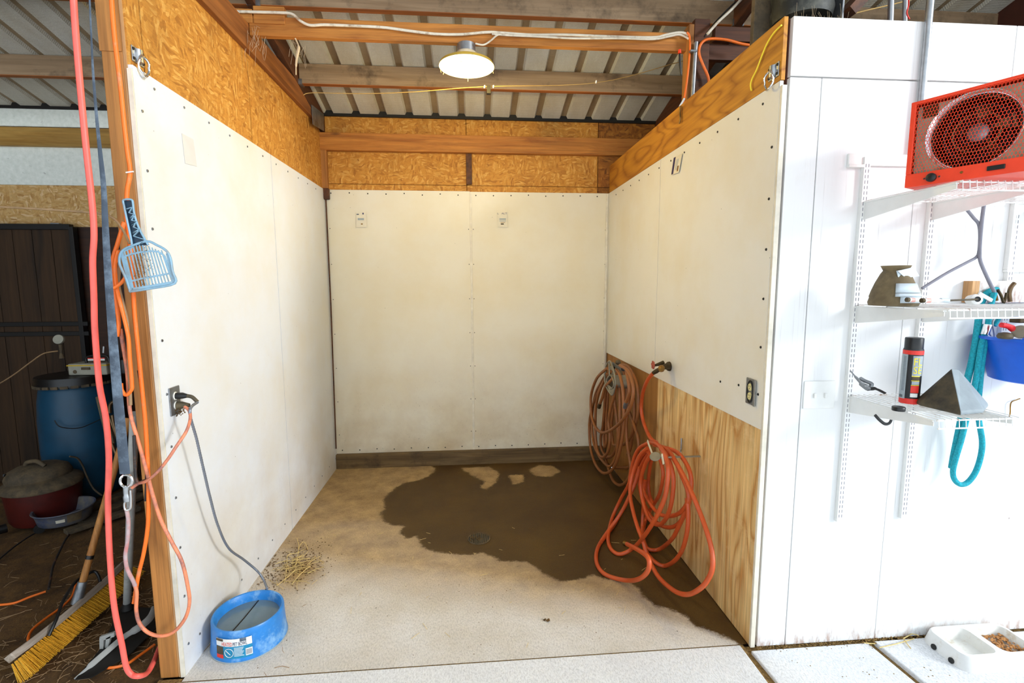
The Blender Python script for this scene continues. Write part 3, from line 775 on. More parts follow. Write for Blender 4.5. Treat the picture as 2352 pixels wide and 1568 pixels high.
# white cable pair running up to the truss
wire('electric_cable', 'white cable with black tape running up to the right roof truss', 'cable',
     [(1625,78,-1.5),(1650,50,-1.45),(1680,22,-1.4),(1705,-4,-1.38)], 0.008, M['cable_white'])
wire('electric_cable', 'black cable beside the white one at the right roof truss', 'cable',
     [(1618,84,-1.5),(1640,55,-1.45),(1665,28,-1.4),(1690,4,-1.38)], 0.005, M['black'])
wire('yellow_wire', 'thin yellow wire dangling down the plywood strip', 'wire',
     [(1795,58),(1778,75),(1762,100),(1750,128),(1738,160),(1728,180),(1724,195),(1726,208)], 0.0035, M['label_y'], x=W-0.008)
mb = MB()
for (u, v, n_) in ((590,95,14),(680,105,10),(1700,240,5),(1440,350,8),(575,70,8)):
    for k in range(n_):
        p = px(u+random.uniform(-22,22), v+random.uniform(-15,15), y=-1.41 if u < 900 and v < 200 else -1.0)
        if u > 1300: continue
        q = p+Vector((random.uniform(-.03,.03), 0, random.uniform(-.12,-.01)))
        mb.tube([p, (p+q)/2+Vector((random.uniform(-.01,.01),0,0)), q], 0.0006, 4)
o = mb.build('cobwebs', M['cobweb']); tag(o, 'dusty cobwebs hanging at the left end of the beam', 'cobweb'); o['kind'] = 'stuff'
o = MB().tube(catmull([px(678,88,y=-1.41),px(686,108,y=-1.41),px(682,130,y=-1.41),px(680,150,y=-1.41),px(680,172,y=-1.41)],5), [0.004]*5+[0.008]*6+[0.006]*5+[0.003]*5, 6).build('hanging_cobweb', M['cobweb'])
tag(o, 'matted cobweb strand hanging from the beam near the left truss', 'cobweb')

# ------------------------------------------------------------ tie rings
def ring(name, label, cx, u0, u1, v0, v1, side):
    # u0..u1, v0..v1: photo extent of the plate ; on plane x=cx, side +1 = faces +x
    a = px(u0, v0, x=cx); b = px(u1, v1, x=cx)
    yc = (a.y+b.y)/2; zc = (a.z+b.z)/2; hy = abs(a.y-b.y)/2; hz = 0.028
    t = thing(name, label, 'tie ring', (cx, yc, zc))
    MB().box((cx, yc-hy, zc-hz), (cx+side*0.004, yc+hy, zc+hz)).build('mounting_plate', M['galv'], t, bevel=0.002)
    MB().lathe([(0.016, -0.022), (0.016, 0.022)], (cx+side*0.004, yc, zc), (0,0,1), 16).build('strap_bulge', M['galv'], t, smooth=True)
    for s in (-1, 1):
        for q in (-1, 1): MB().lathe([(0.006,0),(0.005,0.004)], (cx+side*0.004, yc+s*hy*0.8, zc+q*hz*0.6), (side,0,0), 8).build('screw', M['darkmetal'], t)
    rr = 0.032
    pts = [Vector((cx+side*(0.022+0.004*math.sin(k)), yc+rr*math.cos(2*PI*k/20)*0.85, zc-0.034+rr*math.sin(2*PI*k/20)*1.15)) for k in range(20)]
    MB().tube(pts, 0.0045, 8, closed=True).build('ring', M['chrome'], t, smooth=True)
ring('tie_ring', 'galvanised tie ring screwed to the left wall beside the post', -0.009, 300, 329, 108, 150, 1)
ring('tie_ring', 'galvanised tie ring at the front end of the right plywood strip', W-0.001, 1768, 1789, 152, 178, -1)

# ------------------------------------------------------------ outlets
def outlet_plate(name, label, cx, side, u, v, hh, hw, plate_mat, out_mat):
    c = px(u, v, x=cx)
    t = thing(name, label, 'outlet', c)
    MB().box((cx, c.y-hw, c.z-hh), (cx+side*0.006, c.y+hw, c.z+hh)).build('cover_plate', plate_mat, t, bevel=0.003)
    for s in (-1, 1):
        MB().lathe([(0.017, 0), (0.016, 0.004)], (cx+side*0.006, c.y, c.z+s*0.020), (side,0,0), 20, sx=1.0, sy=0.85, ref=(0,0,1)).build('socket', out_mat, t, smooth=True)
        m = MB()
        for q in (-1, 1): m.box((cx+side*0.0095, c.y+q*0.006-0.001, c.z+s*0.020), (cx+side*0.0108, c.y+q*0.006+0.001, c.z+s*0.020+0.008))
        m.lathe([(0.0022,0),(0.0022,0.0013)], (cx+side*0.0095, c.y, c.z+s*0.020-0.007), (side,0,0), 8)
        m.build('slots', M['black'], t)
    return t, c
oR, cR = outlet_plate('wall_outlet', 'weathered metal twin outlet on the right wall above the plywood', W, -1, 1726, 899, 0.058, 0.036, M['steel'], M['outlet'])
MB().box((W-0.006, cR.y-0.042, cR.z-0.058), (W-0.010, cR.y-0.030, cR.z+0.058)).build('hinge_strip', M['galv'], oR)
MB().tube([Vector((W-0.008, cR.y+0.021*math.cos(a), cR.z+0.048*math.sin(a))) for a in [2*PI*k/24 for k in range(24)]], 0.003, 6, closed=True).build('gasket', M['darkmetal'], oR)
oL, cL = outlet_plate('wall_outlet', 'grey metal twin outlet on the left wall with two plugs in it', 0.0, 1, 400, 920, 0.058, 0.035, M['steel'], M['outletw'])
pg = thing('cord_plug', 'dark dusty plug of the armoured cable, upper socket of the left outlet', 'plug', (0.012, cL.y, cL.z+0.02))
MB().tube([(0.010, cL.y, cL.z+0.02), (0.034, cL.y+0.002, cL.z+0.02), (0.05, cL.y+0.004, cL.z+0.018)], [0.014, 0.013, 0.008], 10).build('plug_body', M['black'], pg, smooth=True, bevel=0.001)
cab = [Vector((0.05, cL.y+0.004, cL.z+0.018)), Vector((0.068, cL.y+0.006, cL.z+0.012)), Vector((0.085, cL.y+0.01, cL.z-0.01))]
MB().tube(catmull(cab, 6), 0.0075, 10).build('strain_relief', M['rubber'], pg, smooth=True)
pg2 = thing('cord_plug', 'dirt-caked grey plug of the orange cord, lower socket of the left outlet', 'plug', (0.012, cL.y, cL.z-0.02))
MB().tube([(0.010, cL.y, cL.z-0.02), (0.028, cL.y+0.004, cL.z-0.02), (0.055, cL.y+0.006, cL.z-0.022)], [0.017, 0.015, 0.008], 10).build('plug_body', M['rubber'], pg2, smooth=True)
m = MB()
for k in range(26):
    m.lathe([(0.001,-0.003),(random.uniform(.002,.005),0),(0.001,0.003)], (random.uniform(0.008,0.03), cL.y+random.uniform(-.015,.02), cL.z-0.045+random.uniform(-.018,.016)), (random.random(),random.random(),1), 6)
m.build('dirt_clump', M['debris'], pg2, kind='stuff')
# armoured cable to the bowl: ribbed
pts = catmull([Vector((0.085, cL.y+0.01, cL.z-0.01)), px(436,945,x=0.09), px(452,1010,x=0.085), px(468,1080,x=0.08), px(482,1140,x=0.075), px(500,1205,x=0.07), px(525,1258,x=0.07), px(560,1285,x=0.08), px(590,1310,x=0.12), px(605,1330,x=0.16), px(614,1352,x=0.20)], 26)
rr = [0.0058 if i % 2 else 0.0045 for i in range(len(pts))]
tag(MB().tube(pts, rr, 10).build('armoured_cable', M['armour'], smooth=True), 'grey ribbed armoured cable from the left outlet down to the blue bowl', 'cable')

# ------------------------------------------------------------ stickers on the walls
def sticker(label, plane, corners, marks, mat):
    q = [px(u, v, **plane) for u, v in corners]
    n = (q[1]-q[0]).cross(q[3]-q[0]).normalized()
    if n.dot(CAM-q[0]) < 0: n = -n
    t = thing('sticker', label, 'sticker', q[0])
    MB().prism([p + n*0.0072 for p in q], n*0.0008).build('paper', mat, t)
    def at(a, b): return q[0]*(1-a)*(1-b)+q[1]*a*(1-b)+q[2]*a*b+q[3]*(1-a)*b
    for nm, a0, b0, a1, b1, mm in marks:
        MB().prism([at(a0,b0)+n*0.008, at(a1,b0)+n*0.008, at(a1,b1)+n*0.008, at(a0,b1)+n*0.008], n*0.0005).build(nm, mm, t)
    return t, at, n
def text3d(body, mat, name, parent, fn, size=1.0, extr=0.0):
    """flat text whose local x,y are mapped by fn(x, y) onto a surface; width and height are 0..1"""
    cu = bpy.data.curves.new(name, 'FONT'); cu.body = body; cu.size = 1; cu.resolution_u = 2
    o = bpy.data.objects.new(name, cu); COL.objects.link(o)
    bpy.context.view_layer.update()
    me = bpy.data.meshes.new_from_object(o)
    bpy.data.objects.remove(o)
    xs = [v.co.x for v in me.vertices]; ys = [v.co.y for v in me.vertices]
    x0, x1, y0, y1 = min(xs), max(xs), min(ys), max(ys)
    bm = bmesh.new(); bm.from_mesh(me)
    bmesh.ops.subdivide_edges(bm, edges=[e for e in bm.edges if e.calc_length() > 0.3], cuts=2)
    L = wloc(parent)
    for v in bm.verts: v.co = fn((v.co.x-x0)/(x1-x0), (v.co.y-y0)/(y1-y0)) - L
    bm.to_mesh(me); bm.free()
    me.materials.clear(); me.materials.append(mat)
    ob = bpy.data.objects.new(name, me); COL.objects.link(ob); ob.parent = parent; ob['kind'] = 'stuff'
    return ob
for (c, lbl, letters, spots) in (
    ([(818,488),(842,488),(843,522),(819,522)], 'faded product sticker on the rear wall panel left of the seam', None,
     [('ink_mark', .05,.10,.28,.16, M['ink']), ('ink_mark', .62,.02,.74,.14, M['label_n']), ('ink_lines', .15,.38,.75,.52, M['label_g']), ('ink_mark', .45,.74,.62,.82, M['brass'])]),
    ([(1142,488),(1165,488),(1166,522),(1143,522)], 'faded product sticker on the rear wall panel right of the seam', 'L   ALT',
     [('ink_lines', .2,.40,.85,.50, M['label_g']), ('ink_lines', .2,.55,.85,.60, M['label_g']), ('ink_lines', .3,.66,.75,.69, M['brass']), ('ink_mark', .32,.74,.62,.82, M['brass_dark'])])):
    t, at, n = sticker(lbl, dict(y=-0.006), c, spots, M['paper'])
    if letters:
        text3d(letters, M['label_n'], 'lettering', t, lambda a, b: at(0.02+a*0.95, 0.13-b*0.11) + n*0.0086)
t, at, n = sticker('worn sticker with a navy strip high on the right wall', dict(x=W-0.0),
    [(1550,362),(1570,352),(1562,396),(1544,402)], [('ink_strip', .04,.02,.28,.98, M['label_n']), ('ink_lines', .45,.2,.52,.8, M['label_g']), ('ink_lines', .62,.2,.68,.8, M['label_g']), ('ink_mark', .7,.6,.85,.9, M['brass'])], M['paper'])
sticker('pale grey sticker square on the left wall panel', dict(x=0.0-0.006), [(413,306),(440,320),(448,382),(421,375)], [], M['paper_grey'])

# ------------------------------------------------------------ spigot
sp = px(1538, 841, x=W)
spg = thing('spigot', 'old brass twin-valve spigot on the right wall feeding the red hose', 'tap', sp)
MB().lathe([(0.030, 0), (0.028, 0.012), (0.020, 0.02)], sp, (-1,0,0), 24, ref=(0,0,1), sy=1.15).build('wall_flange', M['brass_dark'], spg, smooth=True)
def spt(u, v, d): return px(u, v, x=W-d)
MB().tube([spt(1538,841,0.0), spt(1530,841,0.05), spt(1522,843,0.075)], [0.020, 0.019, 0.015], 12).build('body', M['brass_dark'], spg, smooth=True, label='dark tarnished brass body')
MB().tube([spt(1524,832,0.05), spt(1514,836,0.08), spt(1504,839,0.10)], [0.012, 0.011, 0.007], 10).build('valve_stem', M['brass_dark'], spg, smooth=True)
c = spt(1500,838,0.11); m = MB()
ring_pts = [c + Vector((0, 0.0, 0)) + (Vector((0,1,0))*math.cos(2*PI*k/24) + Vector((0,0,1))*math.sin(2*PI*k/24))*(0.020+0.003*(1 if k % 4 < 2 else -1)) for k in range(24)]
m.tube(ring_pts, 0.0045, 6, closed=True)
for k in range(3):
    d_ = Vector((0, math.cos(PI*k/3), math.sin(PI*k/3)))*0.02; m.tube([c-d_, c+d_], 0.0035, 6)
m.build('hand_wheel', plain('faded_red_wheel', (0.66,0.32,0.24), 0.6), spg, smooth=True)
MB().lathe([(0.010,-0.02),(0.019,-0.012),(0.020,0.010),(0.012,0.02)], spt(1519,846,0.09), (-0.4,-0.7,-0.3), 14).build('valve', M['brass'], spg, smooth=True)
MB().lathe([(0.008,0),(0.007,0.006)], spt(1516,845,0.10), (-0.3,-0.9,0), 12).build('valve_button', plain('blue_button', (0.30,0.55,0.72), 0.4), spg)
MB().tube([spt(1514,848,0.10), spt(1508,852,0.11), spt(1501,856,0.12)], [0.012, 0.014, 0.012], 12).build('hose_coupling', M['brass_dark'], spg, smooth=True)

# ------------------------------------------------------------ hoses on the right wall
def tr(pts, d, r, conv):
    out = []
    for p in pts:
        u, v = conv(p[0], p[1]); dd = p[2] if len(p) > 2 else d
        P = px(u, v, x=W-dd)
        if P.z < r + 0.002: P = px(u, v, z=r+0.002)
        if P.y > -r - 0.02: 
            P = px(u, v, y=-r-0.02) if u < 1400 else Vector((P.x, -r-0.02, P.z))
        out.append(P)
    return catmull(out, 6)
c5 = lambda x, y: (1340 + x*0.2105, 800 + y*0.2105)
c8 = lambda x, y: (1380 + x*0.2551, 980 + y*0.2551)
hb = thing('garden_hose', 'brown rubber garden hose coiled on a grey hanger near the rear corner', 'hose', (2.3, -0.4, 0.2))
m = MB(); R = 0.0115
B = [([(260,215),(150,320),(90,480),(80,620),(95,760),(140,870),(210,920),(300,890),(400,810),(480,700),(530,580),(545,450),(520,320),(470,230),(400,185)], .21),
     ([(300,250),(200,400),(110,600),(72,760),(65,900),(80,1100),(130,1260),(200,1350),(270,1355),(330,1300),(380,1180),(420,1000),(440,820),(440,650),(430,450),(400,300),(360,230)], .17),
     ([(250,280),(150,450),(110,600),(90,800),(110,1020),(170,1170),(250,1270),(300,1280),(350,1200),(375,1080),(392,900),(398,700),(390,450),(350,270)], .15),
     ([(245,320),(190,430),(150,560),(132,700),(132,950),(150,1100),(190,1180),(240,1170),(280,1080),(290,950),(275,800),(300,650),(335,520),(355,400)], .185),
     ([(255,380),(238,520),(225,700),(210,860),(190,960),(195,1080),(240,1170),(300,1180),(350,1110),(375,1000),(370,850),(345,600),(330,450),(320,300)], .12),
     ([(280,230),(270,400),(262,600),(250,750),(250,900),(250,1030),(232,1080),(222,1000),(225,850),(240,600),(260,420)], .10),
     ([(400,180),(480,195),(550,300),(590,420),(600,600),(590,740),(560,860),(530,980),(510,1100),(480,1150)], .04),
     ([(470,600),(510,720),(550,830),(590,950),(603,1060),(590,1180),(560,1280)], .06),
     ([(500,520),(478,730),(468,870),(480,1050),(500,1180),(515,1290),(500,1400),(450,1470),(390,1490),(330,1450),(290,1370),(265,1280),(245,1200),(280,1190)], .10),
     ([(420,200),(460,330),(470,450),(465,600),(440,760),(420,900)], .08),
     ([(350,1300),(430,1300),(500,1290),(540,1180)], .03),
     ([(310,950),(325,1040),(365,1050),(400,960),(440,900)], .07),
     ([(440,200),(500,330),(540,480),(555,650),(550,800),(520,960),(440,1050)], .05),
     ([(330,260),(330,500),(320,700),(305,850),(310,980)], .07)]
for pts, d in B: m.tube(tr(pts, d, R, c5), R, 10)
m.tube(tr([(320,330),(240,420),(205,540),(180,605)], .2, R, c5), R, 10)
m.tube(tr([(470,250),(500,430),(490,520),(465,590)], .2, R, c5), R, 10)
m.build('hose', M['hose_brown'], hb, smooth=True)
for a, b, mm in (((182,600),(170,645), M['brass_dark']), ((468,590),(452,645), M['steel'])):
    p, q = px(*c5(*a), x=W-.2), px(*c5(*b), x=W-.2)
    MB().tube([p, p.lerp(q,.5), q], [0.0125,0.0155,0.0145], 12).build('coupling', mm, hb, smooth=True)
hg = thing('hose_hanger', 'grey plastic hanger holding the coiled brown hose', 'hanger', px(1402,880,x=W-.2))
oc = [px(*c5(x, y), x=W-.20) for x, y in ((270,150),(240,220),(233,320),(245,400),(280,470),(315,505),(340,440),(350,370),(335,260),(305,165),(290,140))]
MB().tube(catmull(oc, 4, True), 0.007, 8, closed=True).build('face_rim', M['hangerg'], hg, smooth=True)
ic = [px(*c5(x, y), x=W-.20) for x, y in ((285,295),(255,340),(265,400),(295,440),(330,410),(325,345),(305,300))]
icc = catmull(ic, 4, True)
m = MB(); n_ = len(icc); m.add(icc + [p + Vector((0.12,0,0)) for p in icc], [(i, (i+1) % n_, n_+(i+1) % n_, n_+i) for i in range(n_)]); m.tube(icc, 0.006, 8, closed=True)
m.tube([icc[0], px(*c5(280,150), x=W-.2)], 0.006, 6)
m.add([icc[n_//2]+Vector((.001,0,0)), icc[n_//4], oc[4], oc[5], oc[6]], [(0,1,2,3,4)])
m.build('drum', M['hangerg'], hg, smooth=True)
MB().box((W-0.002, -0.52, 0.86), (W-0.09, -0.40, 0.95)).build('wall_arm', M['hangerg'], hg, bevel=0.01)
nz = thing('hose_nozzle', 'black spray nozzle lying on top of the brown hose coil', 'nozzle', px(*c5(380,200), x=W-.18))
MB().tube([px(*c5(320,165), x=W-.16), px(*c5(370,200), x=W-.18), px(*c5(435,225), x=W-.20)], [0.012,0.012,0.015], 12).build('barrel', M['black'], nz, smooth=True)
MB().tube([px(*c5(330,170), x=W-.16), px(*c5(335,215), x=W-.17)], [0.011,0.009], 10).build('grip', M['black'], nz, smooth=True)
MB().lathe([(0.002,-0.02),(0.016,-0.012),(0.020,0.002),(0.014,0.016),(0.003,0.02)], px(*c5(378,150), x=W-.14), (-0.3,-1,0.2), 16).build('bulb', M['dusty'], nz, smooth=True)

hr = thing('garden_hose', 'orange-red garden hose looped over a cream hook with loose coils on the floor', 'hose', (2.25, -1.3, 0.1))
m = MB(); R = 0.0118
m.tube(catmull([spt(1501,856,.12), spt(1488,872,.12), spt(1477,900,.10), spt(1473,935,.09), spt(1477,965,.09), spt(1486,990,.10), spt(1496,1008,.13), spt(1508,1016,.16)], 6), R, 10)
RD = [([(430,140,.16),(500,150,.18),(560,220,.21),(600,330,.24),(605,450,.25),(580,620,.26),(530,750,.27),(460,880,.28),(370,1010,.29),(280,1100,.29),(180,1145,.28),(110,1120,.27),(70,1050,.26),(70,950,.24),(110,800,.22),(180,650,.2),(250,520,.18),(268,420,.17),(300,280,.16),(350,190,.15),(430,145,.14)], .2),
      ([(480,160),(550,180),(620,230),(690,340),(760,470),(830,620),(900,790,.14),(960,960,.14),(1000,1120,.14),(1005,1270,.15),(960,1380,.16),(900,1450,.18),(800,1505,.2),(700,1495,.22),(600,1430,.24),(520,1350,.25),(460,1250,.26),(410,1140,.27),(380,1030,.28),(330,900,.27),(290,760,.26),(265,620,.24),(270,500,.22),(300,380,.2),(350,260,.18),(420,190,.16)], .15),
      ([(430,230),(390,300),(370,400),(380,550),(420,650),(480,740),(540,790),(620,803),(700,780),(760,720),(790,640),(770,540),(720,420),(680,330),(600,220),(540,180)], .12),
      ([(450,250),(400,340),(360,480),(372,640),(420,800),(480,870),(540,875),(600,800),(640,660),(655,500),(640,380),(590,250),(540,200)], .17),
      ([(440,210),(370,330),(345,480),(375,650),(440,790),(530,880),(620,905),(700,870),(760,780),(800,650),(815,480),(780,350),(700,240),(620,200),(540,180)], .10),
      ([(430,240),(330,420),(270,590),(200,740),(120,880),(60,960),(0,1040)], .14),
      ([(400,480),(385,700),(378,800),(375,950),(400,1060),(440,1105),(530,1100),(640,1010),(700,900),(745,800),(790,650)], .11),
      ([(378,900),(380,1030),(420,1140),(500,1225),(580,1250),(670,1200),(740,1090),(780,920),(787,760),(775,640)], .12),
      ([(520,260),(550,350),(560,450),(530,600),(480,690),(440,760),(400,850),(380,960)], .05),
      ([(460,270),(440,380),(428,480),(430,560),(440,620),(470,700)], .07),
      ([(300,330),(310,420),(350,300),(420,220)], .13)]
for pts, d in RD: m.tube(tr(pts, d, R, c8), R, 10)
idn = lambda x, y: (x, y)
m.tube(tr([(1470,1072,.14),(1462,1100,.16),(1449,1133,.2),(1425,1180,.26),(1395,1222,.34),(1373,1258,.4),(1370,1290,.4),(1385,1315,.4),(1415,1328,.4),(1450,1333,.4),(1475,1325,.4),(1490,1305,.4),(1488,1280,.4),(1465,1262,.4),(1440,1249,.4)], .3, R, idn), R, 10)
m.build('hose', M['hose_red'], hr, smooth=True)
p, q = px(1441,1249,z=.014), px(1432,1246,z=.014)
MB().tube([p, q], [0.013,0.014], 12).build('coupling', M['brass'], hr, smooth=True)
hk = thing('hose_hook', 'cream metal hook carrying the orange-red hose', 'hook', px(1500,1045,x=W-.18))
MB().bar(px(1487,1012,x=W-.24), px(1499,1044,x=W-.25), 0.016, 0.004, (1,0,0)).build('hook_arm', M['hookw'], hk, bevel=0.001)
MB().bar(px(1520,1042,x=W-.27), px(1524,1066,x=W-.27), 0.018, 0.004, (1,0,0)).build('hook_arm', M['hookw'], hk, bevel=0.001)
MB().lathe([(0.002,-0.004),(0.028,-0.003),(0.030,0.0),(0.028,0.003)], px(1505,1048,x=W-.25), (-0.35,-0.45,0.8), 20).build('end_disc', M['hangerg'], hk, smooth=True)
ed = px(1505,1048,x=W-.25); MB().box((W, ed.y-.006, ed.z-.010), (ed.x, ed.y+.006, ed.z-.003)).build('support', M['hangerg'], hk)
wk = thing('wall_cleat', 'small grey hook screwed to the plywood sheet right of the red hose', 'hook', px(1565,1015,x=W))
MB().tube(catmull([px(1565,1006,x=W-.004), px(1565,1020,x=W-.006), px(1564,1032,x=W-.006), px(1563,1038,x=W-.02)], 4), 0.005, 8).build('hook_body', M['galv'], wk, smooth=True)

# ------------------------------------------------------------ floor drain
dc = px(1100, 1237, z=0); dr = thing('floor_drain', 'round cast iron drain grate in the wet part of the floor', 'drain', dc)
MB().lathe([(0.074, 0.0005), (0.074, 0.004), (0.066, 0.005), (0.064, 0.001)], dc, seg=32, cap=False).build('drain_rim', M['dusty'], dr, smooth=True)
MB().lathe([(0.064, 0.0008), (0.02, 0.0009)], dc, seg=32, cap=False).build('drain_well', M['black'], dr)
M['grate'] = plain('grate_iron', (0.34,0.29,0.20), 0.6, 0.2, var=0.3)
for k in range(9):
    yy = -0.052 + 0.013*k; hl = math.sqrt(max(0.0004, 0.064**2-yy*yy))
    MB().box((dc.x+yy-0.0035, dc.y-hl, 0.001), (dc.x+yy+0.0035, dc.y+hl, 0.0045)).build('grate_bar', M['grate'], dr)
m = MB()
for k in range(40):
    m.lathe([(0.001,-0.002),(random.uniform(.002,.005),0),(0.001,0.002)], (dc.x-0.03+random.gauss(0,.022), dc.y+random.gauss(0,.025), 0.005), (random.random(),random.random(),1), 5)
m.build('drain_litter', M['debris'], dr, kind='stuff')

# ------------------------------------------------------------ hay and litter
def straws(name, label, spots, n, mat, lmin=0.03, lmax=0.12, r=0.0011, seed=3, z0=0.003):
    rnd = random.Random(seed); m = MB()
    for (cx, cy, sx_, sy_, w) in spots:
        for k in range(int(n*w)):
            x, y = rnd.gauss(cx, sx_), rnd.gauss(cy, sy_)
            if 0 <= x < 0.012: x = 0.015
            a = rnd.uniform(0, PI); L = rnd.uniform(lmin, lmax)
            d = Vector((math.cos(a), math.sin(a), 0))*L/2; h = z0 + rnd.uniform(0, .006)
            b = Vector((-d.y, d.x, 0))*rnd.uniform(-.3,.3)
            p = Vector((x, y, h))
            if spots[0][0] > 0 and (x-abs(d.x) < 0.006): d.x = 0
            m.tube([p-d, p+b+Vector((0,0,rnd.uniform(0,.006))), p+d], r, 4)
    o = m.build(name, mat); tag(o, label, 'hay'); o['kind'] = 'stuff'; return o
hp = px(680, 1300, z=0)
straws('hay', 'loose hay stalks swept against the foot of the left wall', [(hp.x, hp.y, 0.06, 0.09, 1)], 48, M['hay'])
m = MB()
for pts in ([(652,1339),(656,1325),(659,1300),(661,1275),(680,1270),(688,1268)], [(632,1295),(650,1289),(690,1284),(712,1282)], [(682,1235),(686,1255),(682,1285),(677,1302)], [(686,1262),(690,1250),(697,1244),(703,1250),(707,1261)], [(635,1345),(652,1332),(675,1312)], [(670,1342),(690,1318),(712,1300)]):
    P = [px(u, v, z=0.012) for u, v in pts]
    m.tube(catmull(P, 4), 0.0017, 5)
o = m.build('hay_stalks', M['label_w' if False else 'hay']); tag(o, 'long pale hay stalks lying crossed on top of the litter heap', 'hay'); o['kind'] = 'stuff'
rnd = random.Random(5); m = MB()
for k in range(650):
    x = max(0.012, rnd.gauss(hp.x-0.02, 0.09)); y = rnd.gauss(hp.y, 0.12); s_ = rnd.uniform(.0015,.005)
    m.lathe([(s_*.3,0),(s_,s_*.5),(s_*.2,s_)], (x, y, 0.0), (0,0,1), 5)
for k in range(500):
    x = rnd.uniform(0.03, 2.4); y = rnd.uniform(-2.38, -0.1); s_ = rnd.uniform(.001,.0028)
    m.lathe([(s_*.4,0),(s_,s_*.5),(s_*.2,s_)], (x, y, 0.0), (0,0,1), 5)
o = m.build('litter', M['debris']); tag(o, 'brown crumbs and dirt scattered over the stall floor', 'litter'); o['kind'] = 'stuff'
rnd = random.Random(8); m = MB()
for k in range(45):
    x = rnd.uniform(0.1, 2.3); y = rnd.uniform(-2.35, -1.2); a = rnd.uniform(0,PI); L = rnd.uniform(.01,.05)
    d = Vector((math.cos(a), math.sin(a),0))*L/2; p = Vector((x,y,.003)); m.tube([p-d, p+d+Vector((0,0,.002))], 0.0009, 4)
o = m.build('straw', M['hay']); tag(o, 'single straws scattered over the concrete floor', 'straw'); o['kind'] = 'stuff'
c_ = px(1255,1425,z=0); m = MB()
for k in range(7): m.lathe([(0.002,0),(0.006,0.004),(0.002,0.008)], (c_.x+rnd.gauss(0,.008), c_.y+rnd.gauss(0,.006), 0), seg=6)
tag(m.build('dirt_clod', M['debris']), 'small brown clod on the dry concrete at the front', 'clod')
# litter along foot of the white wall
m = MB()
for k in range(520):
    x = rnd.uniform(2.47, 3.45); s_ = rnd.uniform(.001,.0045)*(1.4 if 2.95 < x < 3.2 else 1)
    m.lathe([(s_*.4,0),(s_,s_*.5),(s_*.2,s_)], (x, -2.422-abs(rnd.gauss(0,.012)), 0.0), (0,0,1), 5)
for k in range(60):
    u = rnd.uniform(2.5, 3.3); s_ = rnd.uniform(.002,.004)
    m.lathe([(s_*.4,0),(s_,s_*.5),(s_*.2,s_)], (u, rnd.uniform(-2.75,-2.45), 0.004), (0,0,1), 5)
o = m.build('litter', M['grit']); tag(o, 'crumbs along the foot of the white wall', 'litter'); o['kind'] = 'stuff'
m = MB()
for pts in ([(2020,1487),(2060,1478),(2100,1466)], [(2075,1466),(2095,1455),(2110,1459)], [(2075,1466),(2085,1480),(2092,1489)], [(1985,1476),(2010,1478)]):
    m.tube([px(u,v,z=0.012) for u,v in pts], 0.0022, 5)
o = m.build('straw', M['hay']); tag(o, 'pale straws against the white wall left of the feeding dish', 'straw'); o['kind'] = 'stuff'

# ------------------------------------------------------------ heated blue bowl
bx, by = 0.17, -2.16
bw = thing('pet_bowl', 'round blue heated water bowl on the concrete against the left wall', 'bowl', (bx, by, 0))
MB().lathe([(0.158, 0.0), (0.160, 0.004), (0.158, 0.012), (0.153, 0.06), (0.150, 0.12), (0.1495, 0.136), (0.146, 0.142), (0.139, 0.140), (0.134, 0.128), (0.130, 0.112), (0.128, 0.09), (0.120, 0.05)], (bx, by, 0), seg=64).build('bowl_wall', M['bowl'], bw, smooth=True)
MB().lathe([(0.158,0.0008),(0.1615,0.001),(0.1615,0.006),(0.158,0.007)], (bx, by, 0), seg=48, cap=False).build('foot_ring', M['label_g'], bw, smooth=True)
MB().lathe([(0.1295,0.1), (0.0005,0.1)], (bx, by, 0), seg=48, cap=False).build('water', M['water'], bw)
MB().tube([(bx-.008,by+.125,0.1015),(bx-.02,by,0.1015),(bx-.035,by-.11,0.1015)], 0.003, 6, flat=.3).build('crack_line', M['black'], bw)
# label wraps the front of the bowl; angle 0 = towards -y
def onb(a, z, o=0.0):
    r = 0.1545 - 0.03*(z-0.04) + o
    return Vector((bx + r*math.sin(a), by - r*math.cos(a), z))
aC = math.atan2(CAM.x-bx, -(CAM.y-by))
def patch(a0, a1, z0, z1, o, mat, name, par, n=14):
    vs = []; 
    for i in range(n+1):
        a = a0 + (a1-a0)*i/n; vs += [onb(a, z0, o), onb(a, z1, o)]
    return MB().add(vs, [(2*i, 2*i+2, 2*i+3, 2*i+1) for i in range(n)]).build(name, mat, par, rec=False)
A0, A1 = -0.52, 0.48
lb = patch(A0, A1, 0.022, 0.112, 0.0022, M['label_t'], 'paper_label', bw)
lb['label'] = 'printed teal and white product label'
patch(A0, A1, 0.078, 0.112, 0.0028, M['label_w'], 'white_band', lb)
patch(A0, A0+0.24, 0.100, 0.111, 0.0034, M['dusty'], 'dog_photo_strip', lb)
patch(A0+.7, A0+.86, 0.098, 0.112, 0.0034, M['strap'], 'torn_corner', lb)
patch(A0, A0+0.23, 0.040, 0.076, 0.0030, M['dusty'], 'small_picture', lb)
patch(A0, A0+0.23, 0.022, 0.039, 0.0032, M['label_r'], 'red_logo_block', lb)
patch(A1-0.17, A1, 0.030, 0.062, 0.0030, M['label_w'], 'bar_code_area', lb)
m = MB()
for k in range(9):
    a = A1-0.155+0.016*k; m.add([onb(a,.034,.0038), onb(a+.006,.034,.0038), onb(a+.006,.058,.0038), onb(a,.058,.0038)], [(0,1,2,3)])
m.build('bar_code', M['label_n'], lb, rec=False)
m = MB()
for k in range(7):
    z = 0.070-0.006*k; a = A0+.54
    m.add([onb(a,z,.0036), onb(a+.12,z,.0036), onb(a+.25-.02*(k%3),z,.0036), onb(a+.25-.02*(k%3),z+.0025,.0036), onb(a+.12,z+.0025,.0036), onb(a,z+.0025,.0036)], [(0,1,4,5),(1,2,3,4)])
